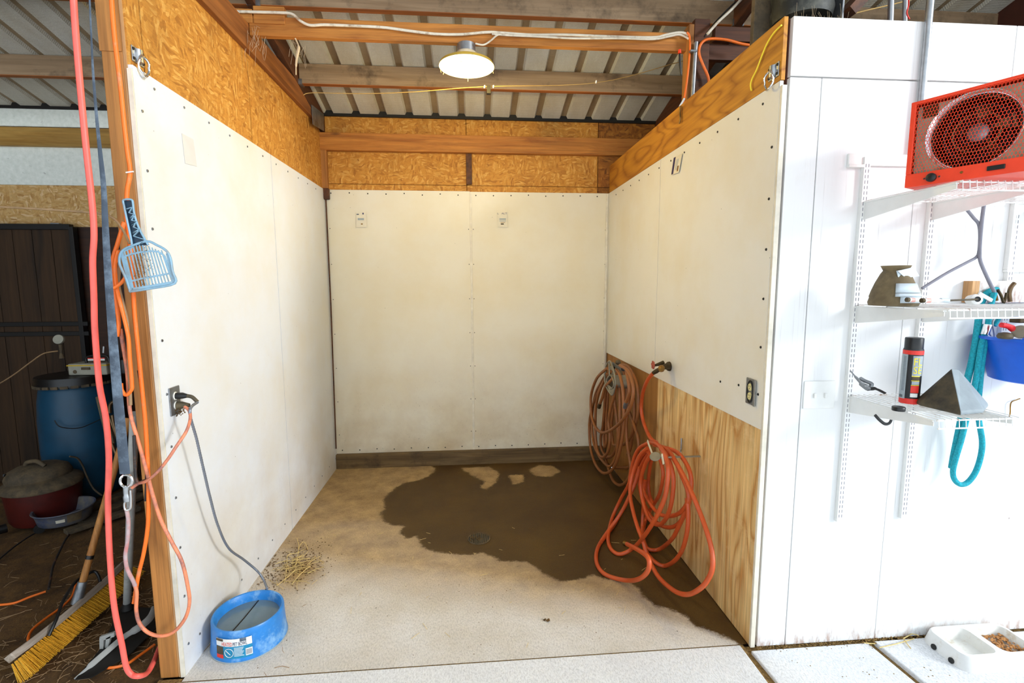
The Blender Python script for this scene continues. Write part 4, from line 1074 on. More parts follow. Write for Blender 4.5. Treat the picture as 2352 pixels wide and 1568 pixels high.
m.build('text_lines', M['label_w'], lb, rec=False)
m = MB()
m.tube([onb(A0+.40+.12*math.cos(t), 0.050+.019*math.sin(t), .004) for t in [2*PI*k/24 for k in range(24)]], 0.0012, 5, closed=True)
m.tube([onb(A0+.32+.04*k, 0.060-.006*k, .0044) for k in range(4)], 0.0012, 5)
m.build('bowl_drawing', M['label_w'], lb)
text3d('HEATED', M['label_r'], 'lettering_red', lb, lambda a, b: onb(A0+.20+a*.30, 0.0805+b*0.017, .004))
text3d('PET BOWL', M['label_n'], 'lettering_navy', lb, lambda a, b: onb(A0+.52+a*.36, 0.0805+b*0.017, .004))

# ------------------------------------------------------------ hanging cords, strap, rope at the left
def cord(name, label, cat, pts, r, mat, y0=-2.45, zmin=True, seg=8, group=None, flat=None, n=7):
    P = []
    for p in pts:
        y = p[2] if len(p) > 2 else y0
        q = px(p[0], p[1], y=y)
        rad = r[0] if isinstance(r, list) else r
        if q.z < rad+0.003: q = px(p[0], p[1], z=rad+0.003)
        P.append(q)
    C = catmull(P, n)
    rr = r
    if isinstance(r, list):
        rr = [float(np.interp(i/(len(C)-1)*(len(r)-1), range(len(r)), r)) for i in range(len(C))]
    o = MB().tube(C, rr, seg, flat=flat, normal=(0,1,0) if flat else None).build(name, mat, smooth=True)
    return tag(o, label, cat, group)
cord('coral_hose', 'coral pink hose hanging from the roof to the ground left of the post', 'hose',
     [(168,-20),(172,50),(180,150),(190,260),(200,360),(212,470),(216,540),(213,600),(216,690),(218,760),(228,880),(243,960),(250,1050),(248,1150),(252,1270),(262,1390),(280,1480),(290,1530),(303,1549),(320,1552),(338,1545,-2.42),(352,1522,-2.36),(364,1492,-2.26),(372,1475,-2.2)], 0.0098, M['coral'], -2.50, seg=12)
cord('lead_strap', 'blue-grey webbing strap hanging beside the coral hose', 'strap',
     [(205,-20),(210,90),(214,170),(222,270),(230,350),(238,430),(242,520),(249,640),(258,760),(266,860),(275,960),(287,1088)],
     [.003,.003,.004,.005,.007,.009,.011,.013,.015,.017,.018,.018], M['strap'], -2.56, flat=.14)
sn = thing('snap_hook', 'steel swivel snap clipped to the lower end of the strap', 'snap', px(290,1110,y=-2.56))
MB().tube([px(290+14*math.sin(t), 1104-14*math.cos(t), y=-2.56) for t in [2*PI*k/16 for k in range(16)]], 0.0045, 6, closed=True).build('ring', M['chrome'], sn, smooth=True)
MB().tube(catmull([px(290,1118,y=-2.56), px(291,1135,y=-2.56), px(293,1150,y=-2.56)], 4), [0.010]*5+[0.012]*4, 10).build('swivel', M['galv'], sn, smooth=True)
MB().tube(catmull([px(u,v,y=-2.565) for u,v in ((292,1145),(286,1155),(288,1170),(299,1168),(301,1150),(300,1125))], 4), 0.004, 8).build('gate_wire', M['chrome'], sn, smooth=True)
cord('lead_rope', 'grey and red rope end hanging from the steel snap', 'rope',
     [(291,1170),(295,1200),(293,1240),(288,1275),(292,1305),(304,1330),(311,1345)], 0.0065, M['rope_grey'], -2.54)
CG = 'extension cords looped on the timber post'
cord('extension_cord', 'orange cord running full height down the front of the post', 'cord',
     [(255,-20),(260,50),(266,110),(277,200),(286,290),(293,350),(299,395),(292,440),(291,500),(296,540),(303,600),(306,660),(309,720),(317,800),(325,880),(333,960),(338,1040),(341,1120),(340,1200),(331,1265),(318,1320),(309,1375),(307,1384)], 0.0075, M['cord_o'], -2.415, group=CG)
cord('extension_cord', 'peach cord making the lowest long loop across the post foot', 'cord',
     [(276,755),(284,800),(293,860),(297,930),(303,965),(315,1005),(328,1050),(340,1095),(352,1140),(370,1195),(395,1245),(418,1290),(432,1350),(435,1385),(425,1420),(400,1450),(370,1460),(340,1452),(320,1430),(313,1400),(314,1360),(308,1340)], 0.0068, M['cord_p'], -2.425, group=CG)
cord('extension_cord', 'peach cord crossing the post up to the left outlet', 'cord',
     [(424,934,-2.33),(434,942,-2.34),(437,960,-2.36),(428,990,-2.40),(405,1025,-2.44),(385,1055,-2.455),(360,1085,-2.46),(335,1105,-2.455),(318,1110,-2.44),(303,1120,-2.44)], 0.006, M['cord_p'], group=CG)
cord('extension_cord', 'orange cord tangle hanging left of the post at sieve height', 'cord',
     [(285,510),(270,560),(259,600),(261,650),(268,700),(273,745),(269,772)], 0.007, M['cord_o'], -2.44, group=CG)
cord('extension_cord', 'orange cord bowing out to a loop at barrel lid height', 'cord',
     [(272,575),(264,610),(268,660),(280,710),(294,770),(298,820),(303,880),(302,895),(290,907),(280,896),(278,880)], 0.0065, M['cord_o'], -2.455, group=CG)
cord('extension_cord', 'tan cord running beside the orange tangle on the post edge', 'cord',
     [(258,660),(268,580),(276,590),(272,650),(283,700),(292,740),(295,800),(298,870),(300,930)], 0.006, M['cord_tan'], -2.432, group=CG)
cord('extension_cord', 'short orange cord wrap tied across the tangle', 'cord',
     [(256,661),(264,660),(278,650),(288,637)], 0.006, M['cord_o'], -2.47, group=CG)
cord('black_cord', 'black cord running down beside the orange one on the lower post', 'cord',
     [(318,850),(326,900),(333,980),(336,1050),(336,1110),(334,1150)], 0.005, M['cord_dark'], -2.405, group=CG)
cord('black_cord', 'dark twisted cord dropping behind the strap end', 'cord',
     [(308,1000),(310,1060),(312,1095),(318,1108),(332,1103)], 0.0055, M['cord_dark'], -2.44)
cord('thin_wire', 'thin brown wire crossing the left bay to the post', 'wire',
     [(-20,474,-2.2),(60,478,-2.25),(140,483,-2.3),(220,489,-2.38),(250,495,-2.43),(270,510,-2.44),(286,535,-2.45),(298,560,-2.46)], 0.004, M['cord_tan'])
# small staple on cord
tag(MB().obox(px(298,395,y=-2.424), ((1,0,0.15),(0,1,0),(0,0,1)), (0.013,0.002,0.002)).build('cable_tie', M['label_w']), 'white cable tie holding the orange cord to the post', 'tie')

# ------------------------------------------------------------ manure sieve scoop on the post
c7 = lambda x, y, d=-2.505: px(250+x*0.1722, 430+y*0.1722, y=d)
sc = thing('sifting_scoop', 'blue-grey plastic sifting scoop hanging on the post', 'scoop', c7(500, 900))
out = [(310,780),(200,830),(150,900),(140,1000),(170,1090),(230,1220),(280,1370),(300,1388),(550,1350),(880,1280),(850,1120),(820,940),(760,840),(640,770),(510,720)]
m = MB(); ol = catmull([c7(*p) for p in out], 4, True); m.tube(ol, 0.0042, 8, closed=True, flat=None)
m.build('blade_rim', M['scoop'], sc, smooth=True)
m = MB()
def strip2(a, b, w, d=-2.503): m.bar(c7(*a, d), c7(*b, d), w, 0.003, (0,1,0))
for seq in ([(205,925),(300,890),(420,865),(560,850),(660,860),(740,910)], [(300,1250),(450,1215),(640,1180),(800,1150)], [(215,925),(230,1020),(270,1150),(300,1250),(320,1370)], [(740,910),(770,1000),(800,1100),(850,1250)]):
    for a, b in zip(seq, seq[1:]): strip2(a, b, 0.006)
strip2((170,870),(300,1370),0.011); strip2((780,880),(870,1270),0.010); strip2((290,1365),(880,1265),0.010); strip2((180,860),(320,800),0.006)
m.build('blade_ribs', M['scoop'], sc, bevel=0.0008)
for k in range(13):
    t = k/12; top = (225+t*500, 900-60*math.sin(PI*min(1,t*1.1))-10); bot = (330+t*520, 1360-t*85)
    top2 = (top[0]-25, top[1]-70+20*t)
    mm = MB(); mm.bar(c7(*top2,-2.502), c7(*bot,-2.502), 0.0028, 0.004, (0,1,0)); mm.build('tine', M['scoop'], sc)
for k in range(7):
    a = (745+12*k, 965+36*k); mm = MB(); mm.bar(c7(*a,-2.502), c7(a[0]+48, a[1]+14,-2.502), 0.0022, 0.003, (0,1,0)); mm.build('tine', M['scoop'], sc)
    a = (205+12*k, 1035+38*k); mm = MB(); mm.bar(c7(*a,-2.502), c7(a[0]+20, a[1]+24,-2.502), 0.0022, 0.003, (0,1,0)); mm.build('tine', M['scoop'], sc)
hl = [(190,190),(205,260),(235,400),(270,560),(300,700),(310,790)]; hrr = [(320,200),(335,330),(370,460),(420,580),(480,690),(525,770)]
m = MB(); m.tube(catmull([c7(*p) for p in hl[::-1]] + [c7(200,168), c7(255,158), c7(305,168)] + [c7(*p) for p in hrr], 4), 0.0035, 8)
zig = [(240,290),(320,265),(270,340),(345,360),(285,410),(350,370),(305,440),(375,455),(300,500),(365,460),(330,530),(410,560),(320,610),(415,570),(330,650),(490,700),(430,750),(500,705)]
m.build('handle', M['scoop'], sc, smooth=True)
m = MB()
for a, b in zip(zig, zig[1:]): m.bar(c7(*a,-2.506), c7(*b,-2.506), 0.0022, 0.006, (0,1,0))
m.build('handle_lattice', M['scoop'], sc)
bk = [c7(*p, -2.498) for p in hl] + [c7(*p, -2.498) for p in hrr[::-1]]
MB().prism(bk + [c7(300,175,-2.498), c7(215,175,-2.498)], (0, 0.002, 0)).build('handle_web', M['scoop_in'], sc)
m = MB(); rnd = random.Random(2)
for k in range(90):
    m.lathe([(0.0005,-0.001),(rnd.uniform(.0008,.0025),0),(0.0005,0.001)], c7(rnd.gauss(450,90), rnd.uniform(760,1300), -2.508), (rnd.random(),1,rnd.random()), 5)
m.build('dried_dirt', M['debris'], sc, kind='stuff')

# ------------------------------------------------------------ left bay: gate, barrel, vacuum, pan, broom, shovel ...
gt = thing('stall_gate', 'dark stained plank gate standing against the rear wall of the left bay', 'gate', (-2.6, -0.06, 0))
xr_ = px(168, 600, y=-0.07).x
zt = 2.115
nP = 8; wP = 0.145
for k in range(nP):
    x1 = xr_ - k*wP; 
    MB().box((x1-wP+0.004, -0.07, 0.0), (x1, -0.048, zt-0.03)).build('plank', M['gate_wood'], gt, bevel=0.003)
MB().box((xr_-nP*wP, -0.09, zt-0.045), (xr_+0.01, -0.04, zt)).build('top_rail', M['gate_rail'], gt, bevel=0.004)
for z in (1.22, 1.30): MB().box((xr_-nP*wP, -0.085, z), (xr_+0.07, -0.07, z+0.035)).build('mid_rail', M['gate_rail'], gt, bevel=0.003)
MB().box((xr_, -0.088, 0.0), (xr_+0.035, -0.04, zt-0.02)).build('gate_stile', M['gate_rail'], gt, bevel=0.003)
c = px(130, 516, y=-0.065); MB().bar(c+Vector((-.035,0,.008)), c+Vector((.03,0,.006)), 0.03, 0.012).build('latch', M['galv'], gt)

Bx, By = px(183, 950, y=-0.36).x, -0.36
ba = thing('barrel', 'blue plastic barrel with a black lid in the left bay', 'barrel', (Bx, By, 0))
MB().lathe([(0.20,0.0),(0.22,0.02),(0.238,0.15),(0.246,0.40),(0.244,0.62),(0.234,0.76),(0.22,0.85),(0.205,0.885)], (Bx,By,0.0), seg=40).build('barrel_body', M['barrel'], ba, smooth=True)
MB().lathe([(0.215,0.875),(0.240,0.878),(0.244,0.90),(0.236,0.915),(0.240,0.935),(0.235,0.95),(0.20,0.955)], (Bx,By,0.0), seg=40).build('lid', M['black'], ba, smooth=True)
m = MB()
for k in range(26):
    a = 2*PI*k/26; m.obox((Bx+.240*math.cos(a), By+.240*math.sin(a), 0.886), ((math.cos(a),math.sin(a),0),(-math.sin(a),math.cos(a),0),(0,0,1)), (0.008,0.022,0.010))
m.build('lid_lugs', M['dusty'], ba)
MB().tube(catmull([px(u,v,y=-0.63) for u,v in ((125,965),(135,978),(155,983),(185,982),(215,970),(240,958))], 6), 0.0035, 6).build('barrel_cord', M['black'], ba)
tb = thing('tool_case', 'grey plastic case with a yellow edge on the barrel lid', 'case', (Bx, By, 0.955))
x0, x1 = px(150,800,y=-0.47).x, px(240,800,y=-0.47).x
MB().box((x0, -0.47, 0.957), (x1, -0.32, 1.045)).build('case_body', M['toolbox'], tb, bevel=0.01)
MB().box((x0-.004, -0.474, 1.028), (x1+.004, -0.316, 1.036)).build('rim', M['yellow'], tb)
MB().tube(catmull([(x0+.10,-.42,1.045),(x0+.11,-.42,1.09),(x0+.2,-.42,1.10),(x1-.02,-.42,1.09),(x1-.01,-.42,1.045)],5), 0.009, 8).build('handle', M['black'], tb, smooth=True)
MB().box((x0+.12, -.432, 1.062), (x0+.24, -.428, 1.082)).build('handle_label', M['label_w'], tb)
MB().box((x0+.12, -.433, 1.076), (x0+.24, -.4285, 1.083)).build('label_stripe', M['label_r'], tb)
MB().lathe([(0.014,0),(0.012,.004)], (x0+.05,-.471,.985), (0,-1,0), 16).build('case_button', M['dusty'], tb, smooth=True)
MB().box((x0+.1,-.478,1.0), (x0+.16,-.47,1.018)).build('latch', M['dusty'], tb)
gg = px(135,780,y=-0.47); gp = thing('pressure_gauge', 'round dusty pressure gauge on a short stem left of the grey case', 'gauge', (gg.x, gg.y, gg.z-.1))
MB().lathe([(0.034,0),(0.036,.006),(0.034,.02),(0.028,.021)], gg+Vector((0,.01,0)), (0.1,-1,0.25), 24).build('dial', M['toolbox'], gp, smooth=True)
MB().tube([gg+Vector((0,.01,-.035)), gg+Vector((0,.01,-.1)), gg+Vector((0,.01,-.14))], [0.012,0.010,0.016], 10).build('stem', M['dusty'], gp, smooth=True)
cord('thin_wire', 'thin pale air line running left from the gauge', 'wire', [(132,806,-.54),(100,812,-.5),(70,832,-.45),(35,858,-.4),(0,880,-.35),(-40,900,-.3)], 0.005, M['cord_tan'])
jug = px(268,800,y=-.4)
tag(MB().lathe([(0.05,0.957),(0.055,1.0),(0.05,1.06),(0.02,1.08)], (jug.x+.03,-.36,0), seg=18).build('jar', M['black'], smooth=True), 'small dark jar on the barrel lid right of the grey case', 'jar')
tag(MB().tube(catmull([px(239,795,y=-.5), px(238,810,y=-.5)], 3), 0.01, 8).build('metal_fitting', M['galv'], smooth=True), 'short bright metal fitting beside the dark jar', 'fitting')

Vy = -0.82; Vx = px(100, 1120, y=Vy).x
vc = thing('shop_vacuum', 'dusty red drum vacuum cleaner in front of the blue barrel', 'vacuum', (Vx, Vy, 0))
MB().lathe([(0.175,0.02),(0.19,0.05),(0.205,0.22),(0.208,0.25)], (Vx,Vy,0), seg=36).build('drum', M['vacred'], vc, smooth=True)
MB().lathe([(0.216,0.25),(0.220,0.262),(0.212,0.285),(0.17,0.31),(0.12,0.32)], (Vx,Vy,0), seg=36).build('lid', M['dusty'], vc, smooth=True)
MB().lathe([(0.15,0.30),(0.155,0.33),(0.14,0.37),(0.10,0.395),(0.04,0.405)], (Vx-.02,Vy,0), seg=30, sx=1.15).build('motor_head', M['dusty'], vc, smooth=True)
m = MB()
for k in range(5): m.obox((Vx-.13+.012*k, Vy-.11+.004*k, 0.365-.012*k), ((1,.2,0),(0,1,-.6),(0,.5,1)), (.004,.02,.008))
m.build('vent_slots', M['black'], vc)
MB().tube(catmull([(Vx-.08,Vy-.02,.39),(Vx-.06,Vy-.03,.425),(Vx+.01,Vy-.04,.435),(Vx+.06,Vy-.04,.40)],5), 0.014, 8).build('handle', M['dusty'], vc, smooth=True)
for k, (a) in enumerate((-2.2,-1.0,0.3)):
    MB().lathe([(0.03,0),(0.03,.04)], (Vx+.19*math.cos(a), Vy+.19*math.sin(a)-.02, .03), (math.cos(a),math.sin(a),0), 14).build('caster', M['black'], vc, smooth=True)
cord('black_cord', 'grey power cord curling down behind the vacuum', 'cord', [(160,1048,-.8),(178,1052,-.75),(190,1070,-.7),(200,1095,-.7),(215,1122,-.7),(235,1138,-.7)], 0.006, M['dusty'])

Px, Py = -1.50, -1.12
pc = px(147,1163,z=.14)
Px, Py = pc.x, pc.y
pn = thing('feed_pan', 'dirty blue oval feed pan standing in front of the vacuum', 'pan', (Px, Py, 0.045))
MB().lathe([(0.13,0.004),(0.138,0.01),(0.150,0.06),(0.160,0.088),(0.168,0.092),(0.166,0.097),(0.156,0.094),(0.145,0.06),(0.13,0.015)], (Px,Py,0.045), seg=40).build('pan_wall', M['panm'], pn, smooth=True)
c = Vector((Px, Py, 0.055)); d = (CAM-c); d.z = 0; d.normalize(); sd_ = Vector((-d.y, d.x, 0)); 
def onp(a, z, o): dd = d*math.cos(a)+sd_*math.sin(a); return Vector((Px,Py,0)) + dd*(0.136+0.022*(z/.09)+o) + Vector((0,0,z+.045))
for a0_, a1_, z0_, z1_, mm, nm in ((-.32,-.02,.040,.062,M['paper'],'pan_label'),(.05,.55,.03,.085,M['dusty'],'dried_mud')):
    vs = []
    for i in range(7):
        a = a0_+(a1_-a0_)*i/6; vs += [onp(a,z0_,.004), onp(a,z1_,.004)]
    MB().add(vs, [(2*i,2*i+2,2*i+3,2*i+1) for i in range(6)]).build(nm, mm, pn, rec=False)
text3d('PET', M['label_r'], 'lettering', pn, lambda a, b: onp(-.27+a*.2, .047+b*.012, .0055)) if False else None
# boards on the ground behind the broom
for i, (u0, v0, u1, v1, w) in enumerate(((185,1200,330,1135,.10),(150,1222,320,1165,.07),(200,1170,320,1120,.09))):
    a, b = px(u0,v0,z=.02), px(u1,v1,z=.02)
    MB().bar(a, b, w, 0.03).build('ground_board', M['dusty'], None, bevel=0.004)
    tag(bpy.context.scene.objects[-1] if False else COL.objects[-1], ['weathered board on the dirt right of the feed pan','narrow weathered board on the dirt below the feed pan','short weathered board behind the other two boards'][i], 'board', 'boards lying on the dirt of the left bay')
cord('black_cord', 'black cord lying on the dirt between pan and broom', 'cord', [(178,1200,-.9),(168,1215),(150,1240),(135,1270),(122,1300),(115,1335),(112,1352)], 0.006, M['cord_dark'], -.5)
cord('black_cord', 'long black cord on the dirt sweeping from the far left', 'cord', [(-20,1300),(40,1250),(100,1215),(160,1205),(230,1180),(300,1150)], 0.005, M['cord_dark'], -.5)
cord('black_cord', 'black cable looped from the broom head past the handle', 'cord', [(112,1460,-2.2),(130,1420,-2.15),(145,1380,-2.05),(170,1340,-1.95),(190,1325,-1.9),(215,1312,-1.9),(225,1320,-1.9),(230,1335,-1.9)], 0.007, M['black'])
cord('extension_cord', 'orange cord on the dirt at the far left edge', 'cord', [(-20,1390),(30,1385),(70,1370),(105,1358)], 0.006, M['cord_o'], -.5)
cord('extension_cord', 'orange cord curving on the dirt behind the broom head', 'cord', [(70,1485),(65,1465),(75,1445),(105,1420),(140,1395),(165,1370),(175,1340)], 0.006, M['cord_o'], -.5)
cord('extension_cord', 'orange cord lying under the shovel beside the post', 'cord', [(355,1480),(320,1505),(290,1525),(255,1533),(238,1530),(236,1518)], 0.006, M['cord_o'], -.5)
straws('hay', 'trampled hay scattered over the dirt of the left bay', [(-.75,-1.7,.5,.4,.45),(-.45,-2.1,.15,.2,.3),(-.9,-2.25,.3,.08,.25)], 500, M['cord_tan'], .02, .10, .0012, 11, -0.004)

# broom
e0 = Vector((-0.700, -2.330, 0.088)); e1 = Vector((-0.715, -1.640, 0.088))
br = thing('push_broom', 'push broom with a pale wood block and yellow bristles', 'broom', (-0.70, -2.0, 0.0))
ax = (e1-e0).normalized(); tilt = Vector((0.62, 0, -0.78)); tilt = (tilt-ax*tilt.dot(ax)).normalized(); sidev = ax.cross(tilt)
prof = []
nseg = 16; vs = []
for i in range(nseg+1):
    t = i/nseg; w = 0.034*(1-0.47*(abs(2*t-1)**6)); p = e0.lerp(e1, t) + tilt*(-0.012*(abs(2*t-1)**3))
    for sx_, sy_ in ((-1,-1),(1,-1),(1,1),(-1,1)): vs.append(p + sidev*w*sx_ + tilt*0.015*sy_)
fs = [(4*i+k, 4*i+(k+1)%4, 4*i+4+(k+1)%4, 4*i+4+k) for i in range(nseg) for k in range(4)] + [(0,1,2,3),(4*nseg+3,4*nseg+2,4*nseg+1,4*nseg)]
MB().add(vs, fs).build('broom_block', M['block'], br, bevel=0.004)
# one bristle tuft mesh, copied
def tuft_mesh(seed):
    r_ = random.Random(seed); m = MB()
    for k in range(14):
        a = r_.uniform(0, 2*PI); q = r_.uniform(0, .006); b = Vector((q*math.cos(a), q*math.sin(a), 0))
        e = b*2.0 + Vector((r_.uniform(-.005,.005), r_.uniform(-.006,.006), 0.088+r_.uniform(-.006,.006)))
        w = .0013
        m.add([b+Vector((w,0,0)), b+Vector((-w*.5,w,0)), b+Vector((-w*.5,-w,0)), e+Vector((w,0,0)), e+Vector((-w*.5,w,0)), e+Vector((-w*.5,-w,0))], [(0,1,4,3),(1,2,5,4),(2,0,3,5),(3,4,5)])
    me = bpy.data.meshes.new('bristle_tuft'); me.from_pydata([tuple(v) for v in m.v], [], m.f); me.materials.append(M['bristle']); return me
tm = [tuft_mesh(k) for k in range(5)]
basis = Matrix((ax, sidev, tilt)).transposed()
rnd = random.Random(4)
for row in range(3):
    for k in range(40):
        t = (k+.5)/40; p = e0.lerp(e1, t) + sidev*((row-1)*0.019) + tilt*0.012
        o = bpy.data.objects.new('bristle_tuft', tm[rnd.randrange(5)]); COL.objects.link(o); o.parent = br
        lean = ax*((0.25*(abs(2*t-1)**3))*(1 if t > .5 else -1)) + sidev*((row-1)*.12)
        z = (tilt + lean).normalized(); x = (ax - z*ax.dot(z)).normalized(); yv = z.cross(x)
        o.matrix_local = Matrix.Translation(p - wloc(br)) @ Matrix((x, yv, z)).transposed().to_4x4()
hb0 = e0.lerp(e1, 0.52) + tilt*-0.01; 
ht = px(296, 960, y=-1.72)
hd = (ht-hb0).normalized()
MB().tube([hb0, hb0+hd*0.10], [0.024,0.020], 14).build('socket', M['steel'], br, smooth=True)
MB().tube([hb0+hd*0.06, hb0+hd*0.5, ht], 0.0155, 12).build('handle', M['handle'], br, smooth=True)
MB().tube([hb0+hd*0.205, hb0+hd*0.222], 0.0175, 12).build('tape', M['black'], br, smooth=True)

# shovel with a grey handle
sb_ = px(292, 1384, z=.05); st_ = px(309, 950, y=-2.33)
sh = thing('shovel', 'grey-handled shovel leaning behind the post', 'shovel', (sb_.x, sb_.y, 0))
MB().tube([sb_, sb_.lerp(st_, .5), st_], 0.017, 12).build('handle', M['pipe'], sh, smooth=True)
MB().tube([sb_+Vector((0,0,-.03)), sb_], [0.03,0.02], 12).build('socket', M['darkmetal'], sh, smooth=True)
P_ = [px(u,v,z=.015) for u,v in ((278,1392),(345,1395),(360,1440),(300,1500),(210,1555),(172,1560),(230,1490))]
MB().prism(P_, (0,0,-0.004)).build('blade', M['darkmetal'], sh)
lp = catmull([px(u,v,z=zz) for u,v,zz in ((172,1560,.008),(200,1535,.02),(240,1500,.03),(285,1462,.04),(320,1440,.05),(345,1418,.055),(356,1395,.06))], 5)
o = MB().tube(lp, [0.006]*6+[0.012]*12+[0.016]*13, 8, flat=.35).build('scoop_edge', M['pipe'], sh, smooth=True)
fk = px(245,1482,z=.03); ff = thing('metal_bracket', 'small grey forked metal bracket on the dirt beside the shovel', 'bracket', fk)
def bq(u, v): return px(u, v, y=fk.y)
MB().prism([bq(228,1463),(bq(262,1452)),bq(262,1462),bq(238,1470)], (0,.012,0)).build('crossbar', M['pipe'], ff)
MB().prism([bq(228,1465),bq(237,1468),bq(237,1502),bq(229,1505)], (0,.012,0)).build('prong', M['pipe'], ff)
MB().prism([bq(243,1466),bq(254,1460),bq(248,1486),bq(241,1488)], (0,.012,0)).build('prong', M['pipe'], ff)
# folded steel chair / frame beside the barrel
fc = thing('folding_chair', 'folded steel tube chair leaning between barrel and post', 'chair', px(280,1100,y=-1.3))
MB().prism([px(u,v,y=-1.3) for u,v in ((219,912),(234,906),(262,1018),(243,1012))], (0,.015,0)).build('seat_panel', M['dusty'], fc)
for pts in (([(232,918),(240,950),(252,1000),(268,1045),(276,1052)]), ([(252,948),(253,930),(262,922),(274,922),(282,935)]), ([(258,953),(262,975),(272,1010),(278,1035)]), ([(250,955),(262,985),(275,1020)])):
    MB().tube(catmull([px(u,v,y=-1.28) for u,v in pts], 5), 0.010, 10).build('frame_tube', M['tubesteel'], fc, smooth=True)

# ------------------------------------------------------------ right side: shelving
YW = -2.42
def standard(xc, z0, z1, label):
    t = thing('shelf_standard', label, 'shelf standard', (xc, YW, z0), 'slotted shelf standards')
    m = MB(); m.box((xc-.014, YW-.018, z0), (xc+.014, YW, z1)); m.build('rail_channel', M['shelfs'], t, bevel=0.001)
    m = MB(); z = z0+.02
    while z < z1-.02:
        for s in (-1, 1): m.box((xc+s*.006-.0012, YW-.0187, z), (xc+s*.006+.0012, YW-.0178, z+.013))
        z += .0215
    m.build('slots', M['slot'], t, kind='stuff')
standard(2.812, 0.585, 2.13, 'white slotted upright nearest the stall corner')
standard(3.115, 0.585, 2.13, 'white slotted upright behind the spray can')
standard(3.50, 1.4, 1.93, 'white slotted upright partly hidden under the heater shelf')
hr_ = thing('hang_rail', 'white metal hang rail across the top of the shelf uprights', 'rail', (2.735, YW, 2.11))
MB().box((2.735, YW-.012, 2.096), (4.2, YW, 2.143)).build('rail_strip', M['shelfs'], hr_, bevel=0.003)
MB().box((2.735, YW-.018, 2.088), (2.80, YW, 2.100)).build('rail_lip', M['shelfs'], hr_, bevel=0.002)
def shelf(x0, x1, z, brk, label, depth=0.40):
    t = thing('wire_shelf', label, 'shelf', (x0, YW, z), 'white wire shelves')
    yf_ = YW-depth-.01; m = MB()
    xx = x0
    while xx <= x1+.001:
        m.tube([(xx, YW-.02, z+.003), (xx, yf_, z+.003), (xx, yf_-.003, z-.028)], 0.0016, 5); xx += 0.0255
    m.build('deck_wires', M['shelfw'], t, kind='stuff')
    m = MB()
    for (yy, zz) in ((YW-.022, z), (YW-.16, z-.001), (YW-.29, z-.001), (yf_+.004, z-.001), (yf_-.003, z-.028)):
        m.tube([(x0-.004, yy, zz), (x1+.004, yy, zz)], 0.0030, 6)
    m.build('cross_rods', M['shelfw'], t)
    for b in brk:
        MB().prism([(b-.0015, YW-.014, z-.003), (b-.0015, YW-depth, z-.003), (b-.0015, YW-depth, z-.022), (b-.0015, YW-depth*.6, z-.045), (b-.0015, YW-.014, z-.075)], (.003, 0, 0)).build('bracket', M['shelfs'], t, bevel=0.0008)
        MB().box((b-.006, YW-depth, z-.006), (b+.006, YW-.014, z-.002)).build('bracket_flange', M['shelfs'], t)
    return t
shelf(2.822, 4.1, 1.955, (2.814, 3.115, 3.6), 'topmost white wire shelf carrying the red heater')
shelf(2.822, 4.1, 1.533, (2.814, 3.115, 3.6), 'middle white wire shelf carrying the strapped hoof boot')
shelf(2.822, 3.145, 1.150, (2.814, 3.115), 'lowest short white wire shelf carrying the spray can')

# ------------------------------------------------------------ heater
zb_ = 1.958 + .006
BL = px(2078, 432, z=zb_); BR = px(2346, 394, z=zb_)
uvec = (BR-BL); Wd = 0.335; uvec.normalize(); nvec = Vector((uvec.y, -uvec.x, 0)).normalized()
if nvec.dot(CAM-BL) < 0: nvec = -nvec
Hh = 0.292; dep = 0.20
ht_ = thing('heater', 'red utility fan heater with a honeycomb grille on the top shelf', 'heater', BL + uvec*Wd/2)
def hp_(u, v, w=0.0): return BL + uvec*(u*Wd) + Vector((0,0,1))*(v*Hh) + nvec*w
def hbox(u0, v0, u1, v1, w0, w1, name, mat, bev=0.002):
    c = (hp_(u0,v0,w0)+hp_(u1,v1,w1))/2
    return MB().obox(c, (uvec, nvec, (0,0,1)), (abs(u1-u0)*Wd/2, abs(w1-w0)/2, abs(v1-v0)*Hh/2)).build(name, mat, ht_, bevel=bev)
hbox(0,0,1,.03,-dep,0,'bottom_panel',M['heater']); hbox(0,.97,1,1,-dep,0,'top_panel',M['heater'])
hbox(0,.03,.03,.97,-dep,0,'side_panel',M['heater']); hbox(.97,.03,1,.97,-dep,0,'side_panel',M['heater'])
hbox(.03,.03,.97,.97,-dep,-dep+.004,'back_panel',M['heater'])
hbox(.0,.0,1,.155,-.004,.004,'control_panel',M['heater'])
hbox(.0,.155,.045,1,-.002,.004,'front_frame',M['heater']); hbox(.955,.155,1,1,-.002,.004,'front_frame',M['heater']); hbox(.0,.965,1,1,-.002,.0045,'front_frame',M['heater'])
# grille of elongated hexagons
m = MB(); cw = Wd*.91/34; ch = Hh*.81/22; u00, v00 = .045, .155
def seg_(a, b): m.bar(hp_(a[0]/Wd, a[1]/Hh, .0005), hp_(b[0]/Wd, b[1]/Hh, .0005), 0.0015, 0.0008, nvec)
for r_ in range(27):
    for c_2 in range(41):
        X_ = u00*Wd + c_2*cw + (cw/2 if r_ % 2 else 0); Y_ = v00*Hh + r_*ch*1.0
        if X_ > .955*Wd or Y_ > .965*Hh: continue
        top = (X_, min(Y_+ch*.62, .965*Hh)); bot = (X_, Y_)
        seg_(bot, top)
        if Y_+ch < .97*Hh:
            for s in (-1, 1):
                xe = X_+s*cw/2
                if u00*Wd-.001 <= xe <= .957*Wd: seg_((X_, Y_+ch*.62), (xe, Y_+ch))
m.build('grille', M['heater'], ht_, kind='stuff')
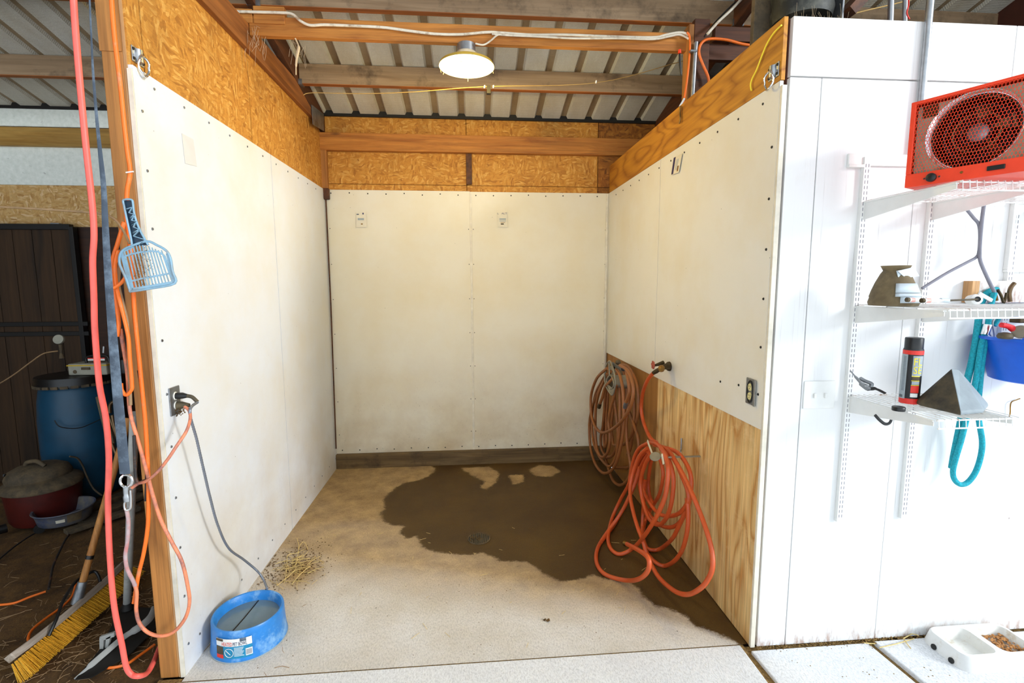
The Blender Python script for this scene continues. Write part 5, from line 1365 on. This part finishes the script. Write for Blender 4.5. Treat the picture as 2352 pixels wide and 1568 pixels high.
# inside: plate with round opening, chrome ring, drum, fan
cu_, cv_ = .50, .545; rr_ = .122; w_ = -.020
Q = []; nC = 48
m = MB(); vsn = []
for k in range(nC):
    a = 2*PI*k/nC; ca, sa = math.cos(a), math.sin(a)
    c0 = hp_(cu_, cv_, w_) + uvec*rr_*ca + Vector((0,0,1))*rr_*sa
    sc_ = min(.46*Wd/max(abs(ca),1e-3), (.40*Hh)/max(abs(sa),1e-3))
    c1 = hp_(cu_, cv_, w_) + uvec*sc_*ca + Vector((0,0,1))*sc_*sa
    vsn += [c0, c1]
m.add(vsn, [(2*k, 2*k+1, (2*k+3) % (2*nC), (2*k+2) % (2*nC)) for k in range(nC)])
m.build('inner_plate', M['heat_in'], ht_)
cc = hp_(cu_, cv_, w_)
MB().lathe([(rr_+.004,.002),(rr_,.0),(rr_-.010,-.012),(rr_-.016,-.03)], cc, nvec, 48, cap=False).build('reflector_ring', M['chrome'], ht_, smooth=True)
MB().lathe([(rr_-.016,-.03),(rr_-.02,-.12)], cc, nvec, 40, cap=False).build('fan_drum', M['drum'], ht_, smooth=True)
MB().lathe([(rr_-.018,-.121),(.001,-.122)], cc, nvec, 40, cap=False).build('drum_back', M['drum'], ht_)
for k, rc in enumerate((.085, .062, .040)):
    MB().tube([cc - nvec*.035 + (uvec*math.cos(t)+Vector((0,0,1))*math.sin(t))*rc for t in [2*PI*j/36 for j in range(36)]], .0035, 8, closed=True).build('heating_coil', M['darkmetal'] if k != 1 else M['tubesteel'], ht_, smooth=True)
MB().lathe([(.030,-.06),(.030,-.045),(.022,-.04),(.006,-.038)], cc, nvec, 24).build('motor_hub', M['steel'], ht_, smooth=True)
for k in range(5):
    a = 2*PI*k/5; r1 = (uvec*math.cos(a)+Vector((0,0,1))*math.sin(a)); r2 = (uvec*math.cos(a+.5)+Vector((0,0,1))*math.sin(a+.5))
    p = [cc-nvec*.075+r1*.028, cc-nvec*.085+r1*.092, cc-nvec*.065+r2*.092, cc-nvec*.06+r2*.028]
    MB().prism(p, nvec*.001).build('fan_blade', M['tubesteel'], ht_)
MB().obox(hp_(.15,.87,-.018), (uvec, nvec, (0,0,1)), (.022,.002,.020)).build('inner_patch', M['brass_dark'], ht_, bevel=.004)
kc = hp_(.235,.075,.004)
MB().lathe([(.014,0),(.0145,.012),(.012,.014)], kc, nvec, 24).build('knob', M['black'], ht_, smooth=True)
MB().lathe([(.0035,.0),(.003,.003)], kc+uvec*.021, nvec, 10).build('screw', M['chrome'], ht_)
MB().lathe([(.0035,.0),(.003,.003)], kc-uvec*.021, nvec, 10).build('screw', M['chrome'], ht_)
MB().lathe([(.0045,.0),(.003,.004)], hp_(.47,.085,.004), nvec, 12).build('indicator_light', M['brass'], ht_, smooth=True)
hbox(.66,.055,.79,.105,.004,.009,'switch',M['black'])
MB().tube(catmull([hp_(.42,1.0,-.10), hp_(.45,1.06,-.10), hp_(.62,1.07,-.10), hp_(.66,1.0,-.10)], 5), .006, 8).build('carry_handle', M['galv'], ht_, smooth=True)

# ------------------------------------------------------------ things on the shelves
Z2, Z3 = 1.539, 1.156
# boot on the middle shelf
by_ = -2.60
def s2(u, v, y=by_): return px(u, v, y=y)
pL, pR = s2(2001,692), s2(2112,692); bc = Vector(((pL.x+pR.x)/2-.01, by_, Z2)); hw = (pR.x-pL.x)/2*.78
bo = thing('hoof_boot', 'muddy brown rubber hoof boot with pale straps on the middle shelf', 'boot', bc)
hB = s2(2050,610).z - Z2
MB().lathe([(hw*1.0,0.0),(hw*1.04,.012),(hw*.98,.030),(hw*1.0,.034),(hw*.93,.055),(hw*.80,.085),(hw*.60,hB*.80),(hw*.50,hB*.88),(hw*.62,hB),(hw*.56,hB*1.0),(hw*.42,hB*.9)], bc, seg=36, sy=1.0).build('boot_shell', M['boot'], bo, smooth=True)
for z0_, z1_, a0_, a1_, rr0, rr1 in ((.012,.036,-.15,1.1,1.06,1.04),(.050,.084,-.35,1.1,1.02,.86),(.036,.048,-.35,1.1,1.08,1.03)):
    vs = []
    for i in range(9):
        a = -1.95 + a0_ + (a1_-a0_)*i/8 + .05
        for q, z in ((rr0,z0_),(rr1,z1_)): vs.append(bc + Vector((math.cos(a)*hw*q, math.sin(a)*hw*q, z)))
    o = MB().add(vs, [(2*i,2*i+2,2*i+3,2*i+1) for i in range(8)]).build('strap', M['strapw'], bo, rec=False, smooth=True)
    o.modifiers.new('s','SOLIDIFY').thickness = .003
tag_ = [s2(2062,622,by_-.05), s2(2100,613,by_-.05), s2(2112,634,by_-.05), s2(2080,638,by_-.05)]
MB().prism(tag_, (0,.003,0)).build('tab', M['strapw'], bo)
MB().prism([s2(2060,622,by_-.045), s2(2068,620,by_-.045), s2(2082,640,by_-.045), s2(2064,638,by_-.045)], (0,.003,0)).build('tab', M['strapw'], bo)
def pen(u0, v0, u1, v1, y, label, capm):
    a, b = px(u0,v0,y=y), px(u1,v1,y=y); a.z = max(a.z, Z2+.010); b.z = max(b.z, Z2+.010)
    t = thing('syringe', label, 'tube', a)
    MB().tube([a, a.lerp(b,.12)], .0085, 10).build('cap', capm, t, smooth=True)
    MB().tube([a.lerp(b,.12), a.lerp(b,.7), b], [.008,.008,.004], 10).build('barrel', M['label_w'], t, smooth=True)
    MB().tube([a.lerp(b,.2), a.lerp(b,.4)], .0083, 10).build('print_band', plain('faded_pink', (0.93,0.66,0.62), .5), t, smooth=True)
pen(2082,688,2125,690,-2.70,'white paste syringe with a dark cap in front of the boot',M['rubber'])
pen(2116,690,2165,690,-2.74,'second white paste syringe lying right of the first',M['brass_dark'])
hp2 = thing('hoof_pick', 'thin black rod tool lying along the middle shelf edge', 'tool', px(2180,692,y=-2.7))
MB().tube([px(2160,689,y=-2.7), px(2178,690,y=-2.7)], .008, 8).build('ferrule', M['strapw'], hp2, smooth=True)
MB().tube([px(2178,690,y=-2.7), px(2245,687,y=-2.7)], .0035, 8).build('rod', M['rubber'], hp2)
sk = thing('socket_fitting', 'round white pipe fitting with a dark hole on the middle shelf', 'fitting', px(2244,688,y=-2.7))
cF = px(2244,687,y=-2.7)
MB().lathe([(.010,.004),(.0185,.0),(.020,-.010),(.018,-.04)], cF, (-.35,-.9,0.1), 20, cap=False).build('sleeve', M['shelfs'], sk, smooth=True)
MB().lathe([(.012,.001),(.001,.001)], cF, (-.35,-.9,0.1), 18, cap=False).build('bore', M['black'], sk)
MB().bar(cF+Vector((.005,0,.022)), px(2278,690,y=-2.7), .012, .006, (0,1,0)).build('side_arm', M['shelfs'], sk, bevel=.001)

# cable fork under the heater
cord('heater_cable', 'grey cable hanging from the top shelf down behind the middle shelf', 'cable', [(2262,455),(2256,500),(2252,540),(2250,580),(2252,600),(2262,625),(2276,655),(2284,672),(2280,688),(2270,692)], .0065, M['slot'], -2.50)
cord('heater_cable', 'grey cable slanting down left to the hoof boot', 'cable', [(2218,478),(2236,500),(2248,515),(2251,540),(2249,575),(2243,590),(2220,603),(2180,624),(2145,645),(2118,662)], .006, M['slot'], -2.49)

# block rack with hooks behind the middle shelf
r0 = px(2240,650,y=YW-.02); rk = thing('hook_rack', 'white painted board with metal hooks on the wall above the middle shelf', 'rack', (r0.x, YW, 1.58))
MB().box((r0.x, YW-.04, 1.54), (4.0, YW, 1.632)).build('rack_board', M['wallpaint'], rk, bevel=.002)
MB().box((r0.x-.0015, YW-.0405, 1.54), (r0.x-.034, YW-.001, 1.632)).build('board_end', M['lumber_pale'], rk, bevel=.001, label='bare orange wood end of the board')
MB().tube(catmull([px(u,v,y=YW-.07) for u,v in ((2330,650),(2322,660),(2318,675),(2320,692))], 4), .008, 8).build('hook', M['tubesteel'], rk, smooth=True)
MB().tube(catmull([px(u,v,y=YW-.07) for u,v in ((2292,665),(2300,680),(2306,695),(2312,672))], 4), .005, 8).build('hook', M['brass_dark'], rk, smooth=True)
MB().tube(catmull([px(u,v,y=YW-.06) for u,v in ((2270,690),(2274,672),(2284,668),(2290,690))], 4), .005, 8).build('hook', M['brass'], rk, smooth=True)

# teal rope
tp = thing('lead_rope', 'teal lead rope doubled over a hook, its loop hanging below the lowest shelf', 'rope', px(2240,720,y=-2.5))
def tube_px(pts, y, r, nm, mat, par, flat=None, n=6, seg=10):
    return MB().tube(catmull([px(p[0],p[1],y=(p[2] if len(p) > 2 else y)) for p in pts], n), r, seg, flat=flat).build(nm, mat, par, smooth=True)
tube_px([(2290,665),(2268,672),(2252,700),(2247,740),(2240,790),(2230,840),(2220,880),(2212,930),(2206,970),(2198,1010),(2190,1050),(2186,1075)], -2.475, .0125, 'rope_strand', M['teal'], tp)
tube_px([(2284,672),(2276,700),(2272,725),(2268,750),(2256,785),(2248,830),(2240,880),(2228,930),(2218,970),(2208,1010),(2196,1050),(2189,1080),(2192,1100),(2205,1112),(2222,1108),(2240,1085),(2252,1050),(2256,1015),(2250,975),(2246,940),(2250,890),(2256,830),(2264,780)], -2.50, .0105, 'rope_strand', M['teal'], tp)
tube_px([(2300,722),(2290,738),(2284,748)], -2.49, .008, 'rope_strand', M['teal'], tp)
MB().tube([px(2262,768,y=-2.50), px(2268,745,y=-2.50)], .0155, 12).build('rope_clamp', M['chrome'], tp, smooth=True)
tube_px([(2270,760),(2278,775),(2284,772),(2280,745),(2284,728)], -2.51, .003, 'snap_wire', M['galv'], tp)

# blue bucket at the right edge
bkx = px(2352, 800, y=-2.60); bC = Vector((px(2346,785,y=-2.56).x+.085, -2.58, 0))
zr1 = px(2300,783,y=-2.68).z; zb1 = px(2330,887,y=-2.66).z
bk_ = thing('bucket', 'blue plastic bucket of brushes hanging at the right edge', 'bucket', (bC.x, bC.y, zb1))
rt_ = (bC.x - px(2262,788,y=-2.58).x)*.80
MB().lathe([(rt_*.70,zb1),(rt_*.74,zb1+.004),(rt_*.90,zr1-.012),(rt_*.99,zr1-.012),(rt_,zr1),(rt_*.93,zr1+.002),(rt_*.86,zr1-.02),(rt_*.68,zb1+.01)], (bC.x,bC.y,0), seg=44).build('bucket_wall', M['bucket'], bk_, smooth=True)
for q in (-.06, .06): MB().box((bC.x+q-.004, bC.y+rt_*.85, zr1-.016), (bC.x+q+.004, YW, zr1-.008)).build('hanging_arm', M['galv'], bk_)
b1_ = thing('grooming_brush', 'red-handled dark brush lying in the blue bucket', 'brush', (bC.x-.05, bC.y-.03, zr1))
def bp(u, v, y=-2.62): return px(u, v, y=y)
MB().tube(catmull([bp(2300,746), bp(2318,750), bp(2335,762)], 4), [.010]*5+[.012]*4, 10).build('handle', M['brushred'], b1_, smooth=True)
MB().lathe([(.03,-.002),(.036,.006),(.030,.018),(.012,.022)], bp(2308,776), (0,0,1), 20, sy=.7).build('brush_head', M['rubber'], b1_, smooth=True)
b2_ = thing('grooming_brush', 'round brush with red bristles standing in the blue bucket', 'brush', (bC.x, bC.y, zr1))
MB().lathe([(.024,-.01),(.026,.0),(.024,.012)], bp(2345,762,-2.64), (-1,-.3,0.1), 20).build('brush_back', M['hangerg'], b2_, smooth=True)
MB().lathe([(.023,0),(.021,.03)], bp(2350,762,-2.64), (1,.2,0), 20).build('bristles', M['brushred'], b2_, smooth=True)
MB().box(bp(2342,742), bp(2356,728,-2.58)).build('handle', M['brass_dark'], b2_, bevel=.004)

# lowest shelf
def s3(u, v, y): return px(u, v, y=y)
ca = s3(2093, 905, -2.585); canr = .034
ca = Vector((s3(2095,840,-2.60).x, -2.60, Z3)); zc1 = s3(2098,775,-2.60).z; Hc = zc1-Z3
zc = s3(2097,800,-2.60).z - Z3
sp_ = thing('spray_can', 'black and red spray can on the lowest shelf', 'can', ca)
rC = (s3(2122,840,-2.60).x - s3(2072,840,-2.60).x)/2*.70
MB().lathe([(rC*.96,0),(rC,.003),(rC,zc-.006),(rC*.97,zc)], ca, seg=36).build('can_body', M['label_b'], sp_, smooth=True)
MB().lathe([(rC*.93,zc),(rC*.93,Hc-.003),(rC*.88,Hc)], ca, seg=36).build('cap', M['black'], sp_, smooth=True)
dC = (CAM-ca); aCam = math.atan2(dC.y, dC.x)
def onc(a, z, o=.0006): return ca + Vector(((rC+o)*math.cos(aCam+a), (rC+o)*math.sin(aCam+a), z))
def cpatch(a0, a1, z0, z1, mat, nm, o=.0006, n=10):
    vs = []
    for i in range(n+1):
        a = a0+(a1-a0)*i/n; vs += [onc(a,z0*zc,o), onc(a,z1*zc,o)]
    return MB().add(vs, [(2*i,2*i+2,2*i+3,2*i+1) for i in range(n)]).build(nm, mat, sp_, rec=False)
cpatch(-PI, PI, 0.0, .10, M['label_r'], 'red_band', n=32); cpatch(-PI, PI, .90, .975, M['label_r'], 'red_band', n=32)
cpatch(-1.5, -.45, .09, .90, M['label_g'], 'text_panel', .0010)
m = MB()
for k in range(26):
    z = (.24+.64*k/26)*zc
    m.add([onc(-1.35,z,.0014), onc(-.9,z,.0014), onc(-.6,z,.0014), onc(-.6,z+.0018,.0014), onc(-.9,z+.0018,.0014), onc(-1.35,z+.0018,.0014)], [(0,1,4,5),(1,2,3,4)])
m.build('text_lines', M['strap'], sp_, rec=False)
m = MB()
for k in range(16):
    a = -1.25+.035*k; m.add([onc(a,.105*zc,.0016), onc(a+.015,.105*zc,.0016), onc(a+.015,.16*zc,.0016), onc(a,.16*zc,.0016)], [(0,1,2,3)])
m.build('bar_code', M['label_b'], sp_, rec=False)
cpatch(.05, 1.2, .52, .88, M['label_g'], 'silver_patch', .0010)
cpatch(.05, .8, .13, .20, M['label_w'], 'white_line', .0010)
cpatch(.05, .9, .21, .34, M['label_r'], 'small_picture', .0010); cpatch(.1, .9, .36, .42, M['label_g'], 'small_picture', .0010); cpatch(.1, .9, .44, .50, M['dusty'], 'small_picture', .0010)
cpatch(.05, .9, .345, .355, M['label_y'], 'yellow_line', .0012); cpatch(.05, .9, .425, .435, M['label_y'], 'yellow_line', .0012); cpatch(.05, .9, .505, .52, M['label_y'], 'yellow_line', .0012)
text3d('FL', M['label_y'], 'lettering', sp_, lambda a, b: onc(.15+a*.85, (.71+b*.13)*zc, .002))
text3d('SE', M['label_y'], 'lettering', sp_, lambda a, b: onc(.15+a*.85, (.56+b*.13)*zc, .002))
# black round cap
cp = s3(2066, 916, -2.71); cp.z = Z3
cpo = MB().lathe([(.0205,0),(.021,.002),(.021,.013),(.0195,.015)], cp, seg=28).build('round_tin', M['black'], smooth=True, loc=cp)  # a loose lid
tag(cpo, 'black round lid lying flat on the lowest shelf before the spray can', 'lid')
# pliers
pl = thing('hoof_nippers', 'steel hoof nippers leaning against the left end of the lowest shelf', 'pliers', s3(1985,895,-2.52))
def pq(u, v, y=-2.52): return px(u, v, y=y)
MB().tube(catmull([pq(1953,851), pq(1966,866), pq(1980,882), pq(1994,893)], 4), [.003]*4+[.006]*4+[.012]*5, 8, flat=.5).build('jaw', M['steel'], pl, smooth=True)
MB().tube(catmull([pq(1994,893), pq(2012,893), pq(2033,903)], 4), [.011]*4+[.006]*5, 8, flat=.5).build('handle', M['darkmetal'], pl, smooth=True)
MB().tube(catmull([pq(1994,893), pq(2002,882), pq(1985,874), pq(1975,868)], 4), [.008]*13, 8, flat=.5).build('jaw', M['steel'], pl, smooth=True)
MB().lathe([(.007,0),(.006,.005)], pq(1989,885,-2.53), (0,-1,0), 12).build('pivot', M['galv'], pl, smooth=True)
# black pyramid (rubber hoof boot bottom)
A_ = s3(2186,846,-2.67); corners = [s3(2103,912,-2.62), s3(2112,934,-2.66), s3(2207,948,-2.80), s3(2258,946,-2.78), s3(2270,930,-2.70), s3(2190,905,-2.52)]
for q in corners: q.z = Z3 + .002
A2 = s3(2202,848,-2.66)
py_ = thing('rubber_block', 'black four-sided rubber pyramid on the lowest shelf, dusty on one side', 'block', Vector((sum(q.x for q in corners)/6, sum(q.y for q in corners)/6, Z3)))
up_ = [Vector((q.x, q.y, Z3+.014)) for q in corners]
vs = corners + up_ + [A_, A2]
fs = [tuple(range(6))] + [(k, (k+1) % 6, 6+(k+1) % 6, 6+k) for k in range(6)]
fs += [(6,7,12),(7,8,12),(8,13,12),(8,9,13),(9,10,13),(10,11,13),(11,12,13),(11,6,12)]
m = MB(); m.add(vs, fs)
o = m.build('pyramid_shell', [M['rubber'], M['steel']], py_, bevel=.004)
light_rub = plain('pale_grey_rubber', (.52,.56,.58), .6, var=.12, vscale=20)
o.data.materials[1] = light_rub
for p in o.data.polygons:
    vv = sorted(p.vertices)
    if vv[-1] in (12, 13) and (8 in vv and 13 in vv or 9 in vv or 10 in vv) and not (7 in vv): p.material_index = 1
    if set(vv) in ({2,3,8,9}, {3,4,9,10}): p.material_index = 1
# black strap hook below the lowest shelf
hk3 = tag(MB().tube(catmull([px(u,v,y=-2.62) for u,v in ((2010,953),(2020,964),(2032,973),(2042,972),(2047,964),(2046,958))], 5), .006, 8, flat=.6, normal=(0,1,0)).build('strap_hook', M['black'], smooth=True), 'small black strap hook curling below the lowest shelf', 'hook')
# wire hook at the wall, right
tag(MB().tube(catmull([px(u,v,y=YW-.01) for u,v in ((2343,915),(2335,918),(2322,925),(2320,950),(2316,960)) ], 5), .0025, 6).build('wire_hook', M['brass'], smooth=True), 'thin rusty wire hook on the white wall right of the lowest shelf', 'hook')
# switch plate
sw = px(1880, 906, y=YW); sp2 = thing('switch_plate', 'white painted twin switch plate on the wall left of the shelf uprights', 'switch', (sw.x, YW, sw.z))
MB().box((sw.x-.070, YW-.007, sw.z-.060), (sw.x+.070, YW, sw.z+.060)).build('cover_plate', M['shelfs'], sp2, bevel=.004)
for s in (-1, 1): MB().box((sw.x+s*.024-.005, YW-.016, sw.z-.012), (sw.x+s*.024+.005, YW-.007, sw.z+.008)).build('toggle', M['shelfs'], sp2, bevel=.002)
# framed white board top right
fx = px(2302,625,y=YW); fz = fx.z; nb = thing('notice_board', 'white framed board on the wall at the right edge', 'board', (fx.x, YW, fz))
MB().box((fx.x+.01, YW-.012, fz+.01), (4.1, YW, fz+.36)).build('board_face', M['label_w'], nb)
for a, b in (((fx.x, fz), (4.1, fz+.012)), ((fx.x, fz+.012), (fx.x+.014, fz+.37))):
    MB().box((a[0], YW-.02, a[1]), (b[0], YW, b[1])).build('frame_rail', M['shelfs'], nb, bevel=.002)

# conduits at the top right
def pipe(label, pts, r=.0115):
    o = MB().tube(pts, r, 12).build('conduit_pipe', M['galv'], smooth=True); tag(o, label, 'conduit', 'grey conduits rising at the right')
pipe('grey conduit rising behind the white wall, leftmost of the three', [px(2045,60,y=-2.2), px(2048,-60,y=-2.2)])
pipe('grey conduit rising behind the white wall with a red wire beside it', [px(2078,60,y=-2.2), px(2080,-60,y=-2.2)], .0095)
pipe('grey conduit running down in front of the white wall behind the heater', [Vector((3.022,-2.437,2.15)), Vector((3.022,-2.437,2.8)), Vector((3.022,-2.437,3.5))], .013)
wire('red_wire', 'thin red wire beside the second conduit', 'wire', [(2086,-20),(2087,10),(2083,30),(2089,44)], .003, M['label_r'], y=-2.22)
wire('guide_string', 'tan twine slanting over the top of the white wall', 'string', [(1935,38,-2.0),(1990,24,-1.95),(2050,10,-1.9),(2110,-5,-1.85)], .003, M['string'])
# duct and its plate
dx = px(1840, 0, y=-2.15); dt = thing('duct', 'black cobwebbed duct standing behind the top of the white wall', 'duct', (dx.x, -2.15, 2.6))
prof = []
for k in range(15): prof.append((.118 + (.008 if k % 2 else 0), .17+.04*k))
MB().lathe([(0.05,.165)]+prof, (dx.x+.005, -2.15, 2.6), seg=32).build('duct_hose', M['duct'], dt, smooth=True)
MB().box((dx.x-.16, -2.06, 2.55), (dx.x+.137, -2.03, 2.95)).build('duct_plate', M['dusty'], dt, bevel=.003)
MB().box((dx.x+.128, -2.24, 2.62), (dx.x+.137, -2.06, 3.05)).build('duct_flange', M['steel'], dt, bevel=.002)
m = MB(); rnd = random.Random(12)
for k in range(60):
    p = Vector((dx.x+rnd.uniform(-.12,.12), -2.29+rnd.uniform(-.02,.02), 2.66+rnd.uniform(0,.06))); q = p+Vector((rnd.uniform(-.06,.06),rnd.uniform(0,.05),rnd.uniform(.02,.16)))
    q = p.lerp(q, .45); m.tube([p, (p+q)/2+Vector((rnd.uniform(-.01,.01),0,-.008)), q], .0004, 3)
m.build('cobwebs', M['cobweb'], dt, kind='stuff')

# ------------------------------------------------------------ double feeding dish
dd0 = px(2232, 1478, z=0)
corn = [px(2110,1450,z=0), px(2345,1462,z=0)]
dcx, dcy = 3.44, -2.545
fd = thing('feeding_dish', 'white double pet dish with kibble on the paver by the white wall', 'dish', (dcx, dcy, 0.006))
def rrect(cx, cy, hx, hy, r, z, n=6, sk=0.0):
    out = []
    for (sx_, sy_, a0_) in ((1,1,0),(-1,1,PI/2),(-1,-1,PI),(1,-1,3*PI/2)):
        for k in range(n+1):
            a = a0_ + PI/2*k/n
            X_ = sx_*(hx-r)+r*math.cos(a); Y_ = sy_*(hy-r)+r*math.sin(a)
            out.append(Vector((cx+X_+sk*Y_, cy+Y_, z)))
    return out
HX, HY, HZ = .185, .098, .060
z0 = .006
outer = [rrect(dcx,dcy,HX+.012,HY+.012,.05,z0), rrect(dcx,dcy,HX,HY,.045,z0+HZ-.006), rrect(dcx,dcy,HX-.005,HY-.005,.042,z0+HZ)]
m = MB(); n_ = len(outer[0]); m.add([p for L_ in outer for p in L_], [(L_*n_+k, L_*n_+(k+1)%n_, (L_+1)*n_+(k+1)%n_, (L_+1)*n_+k) for L_ in range(2) for k in range(n_)])
# top face with two wells: bridge by rings
o = m.build('dish_wall', M['dish'], fd, smooth=True)
# top: grid plate with holes, made from ring strips around each well
for sgn in (-1, 1):
    wx = dcx + sgn*.0905
    hole = rrect(wx, dcy, .078, .078, .032, z0+HZ); outr = rrect(wx, dcy, .0905, HY-.004, .042 if False else .002, z0+HZ)
    if True:
        out2 = []
        for k, p in enumerate(outr):
            q = p.copy()
            if (q.x-wx)*sgn > .05 and abs(q.y-dcy) > .05:
                pass
            out2.append(q)
        # outside corners follow the dish outline
        cor = rrect(wx, dcy, .0895, HY-.005, .042, z0+HZ)
        out2 = [cor[k] if (cor[k].x-wx)*sgn > 0 else outr[k] for k in range(n_)]
    m = MB(); m.add(out2 + hole, [(k, (k+1)%n_, n_+(k+1)%n_, n_+k) for k in range(n_)])
    m.build('rim', M['dish'], fd)
    low = rrect(wx, dcy, .060, .060, .028, z0+.018)
    mid = rrect(wx, dcy, .074, .074, .031, z0+HZ-.008)
    m = MB(); m.add(hole+mid+low, [(k, (k+1)%n_, n_+(k+1)%n_, n_+k) for k in range(n_)] + [(n_+k, n_+(k+1)%n_, 2*n_+(k+1)%n_, 2*n_+k) for k in range(n_)] + [tuple(range(2*n_, 3*n_))])
    m.build('well', M['dish_in'], fd, smooth=True)
for yy in (-.045, .035):
    MB().lathe([(.012,0),(.012,.004)], (dcx-HX-.010, dcy+yy, z0+.010), (-1,0,0.2), 14).build('notch', M['black'], fd)
km = MB(); rnd = random.Random(6)
for k in range(260):
    x = rnd.uniform(-.058,.060); y = rnd.uniform(-.058,.058); h = .020 + rnd.uniform(0,.012) + .006*(x/.06)
    km.lathe([(.002,-.002),(.0048,-.001),(.0050,.001),(.002,.0025)], (dcx+.0905+x, dcy+y, z0+h), (rnd.uniform(-.5,.5), rnd.uniform(-.5,.5), 1), 7, sx=rnd.uniform(.8,1.3))
kb = km.build('kibble', M['kibble'], smooth=True); tag(kb, 'heap of tan kibble in the right well of the white dish', 'kibble'); kb['kind'] = 'stuff'
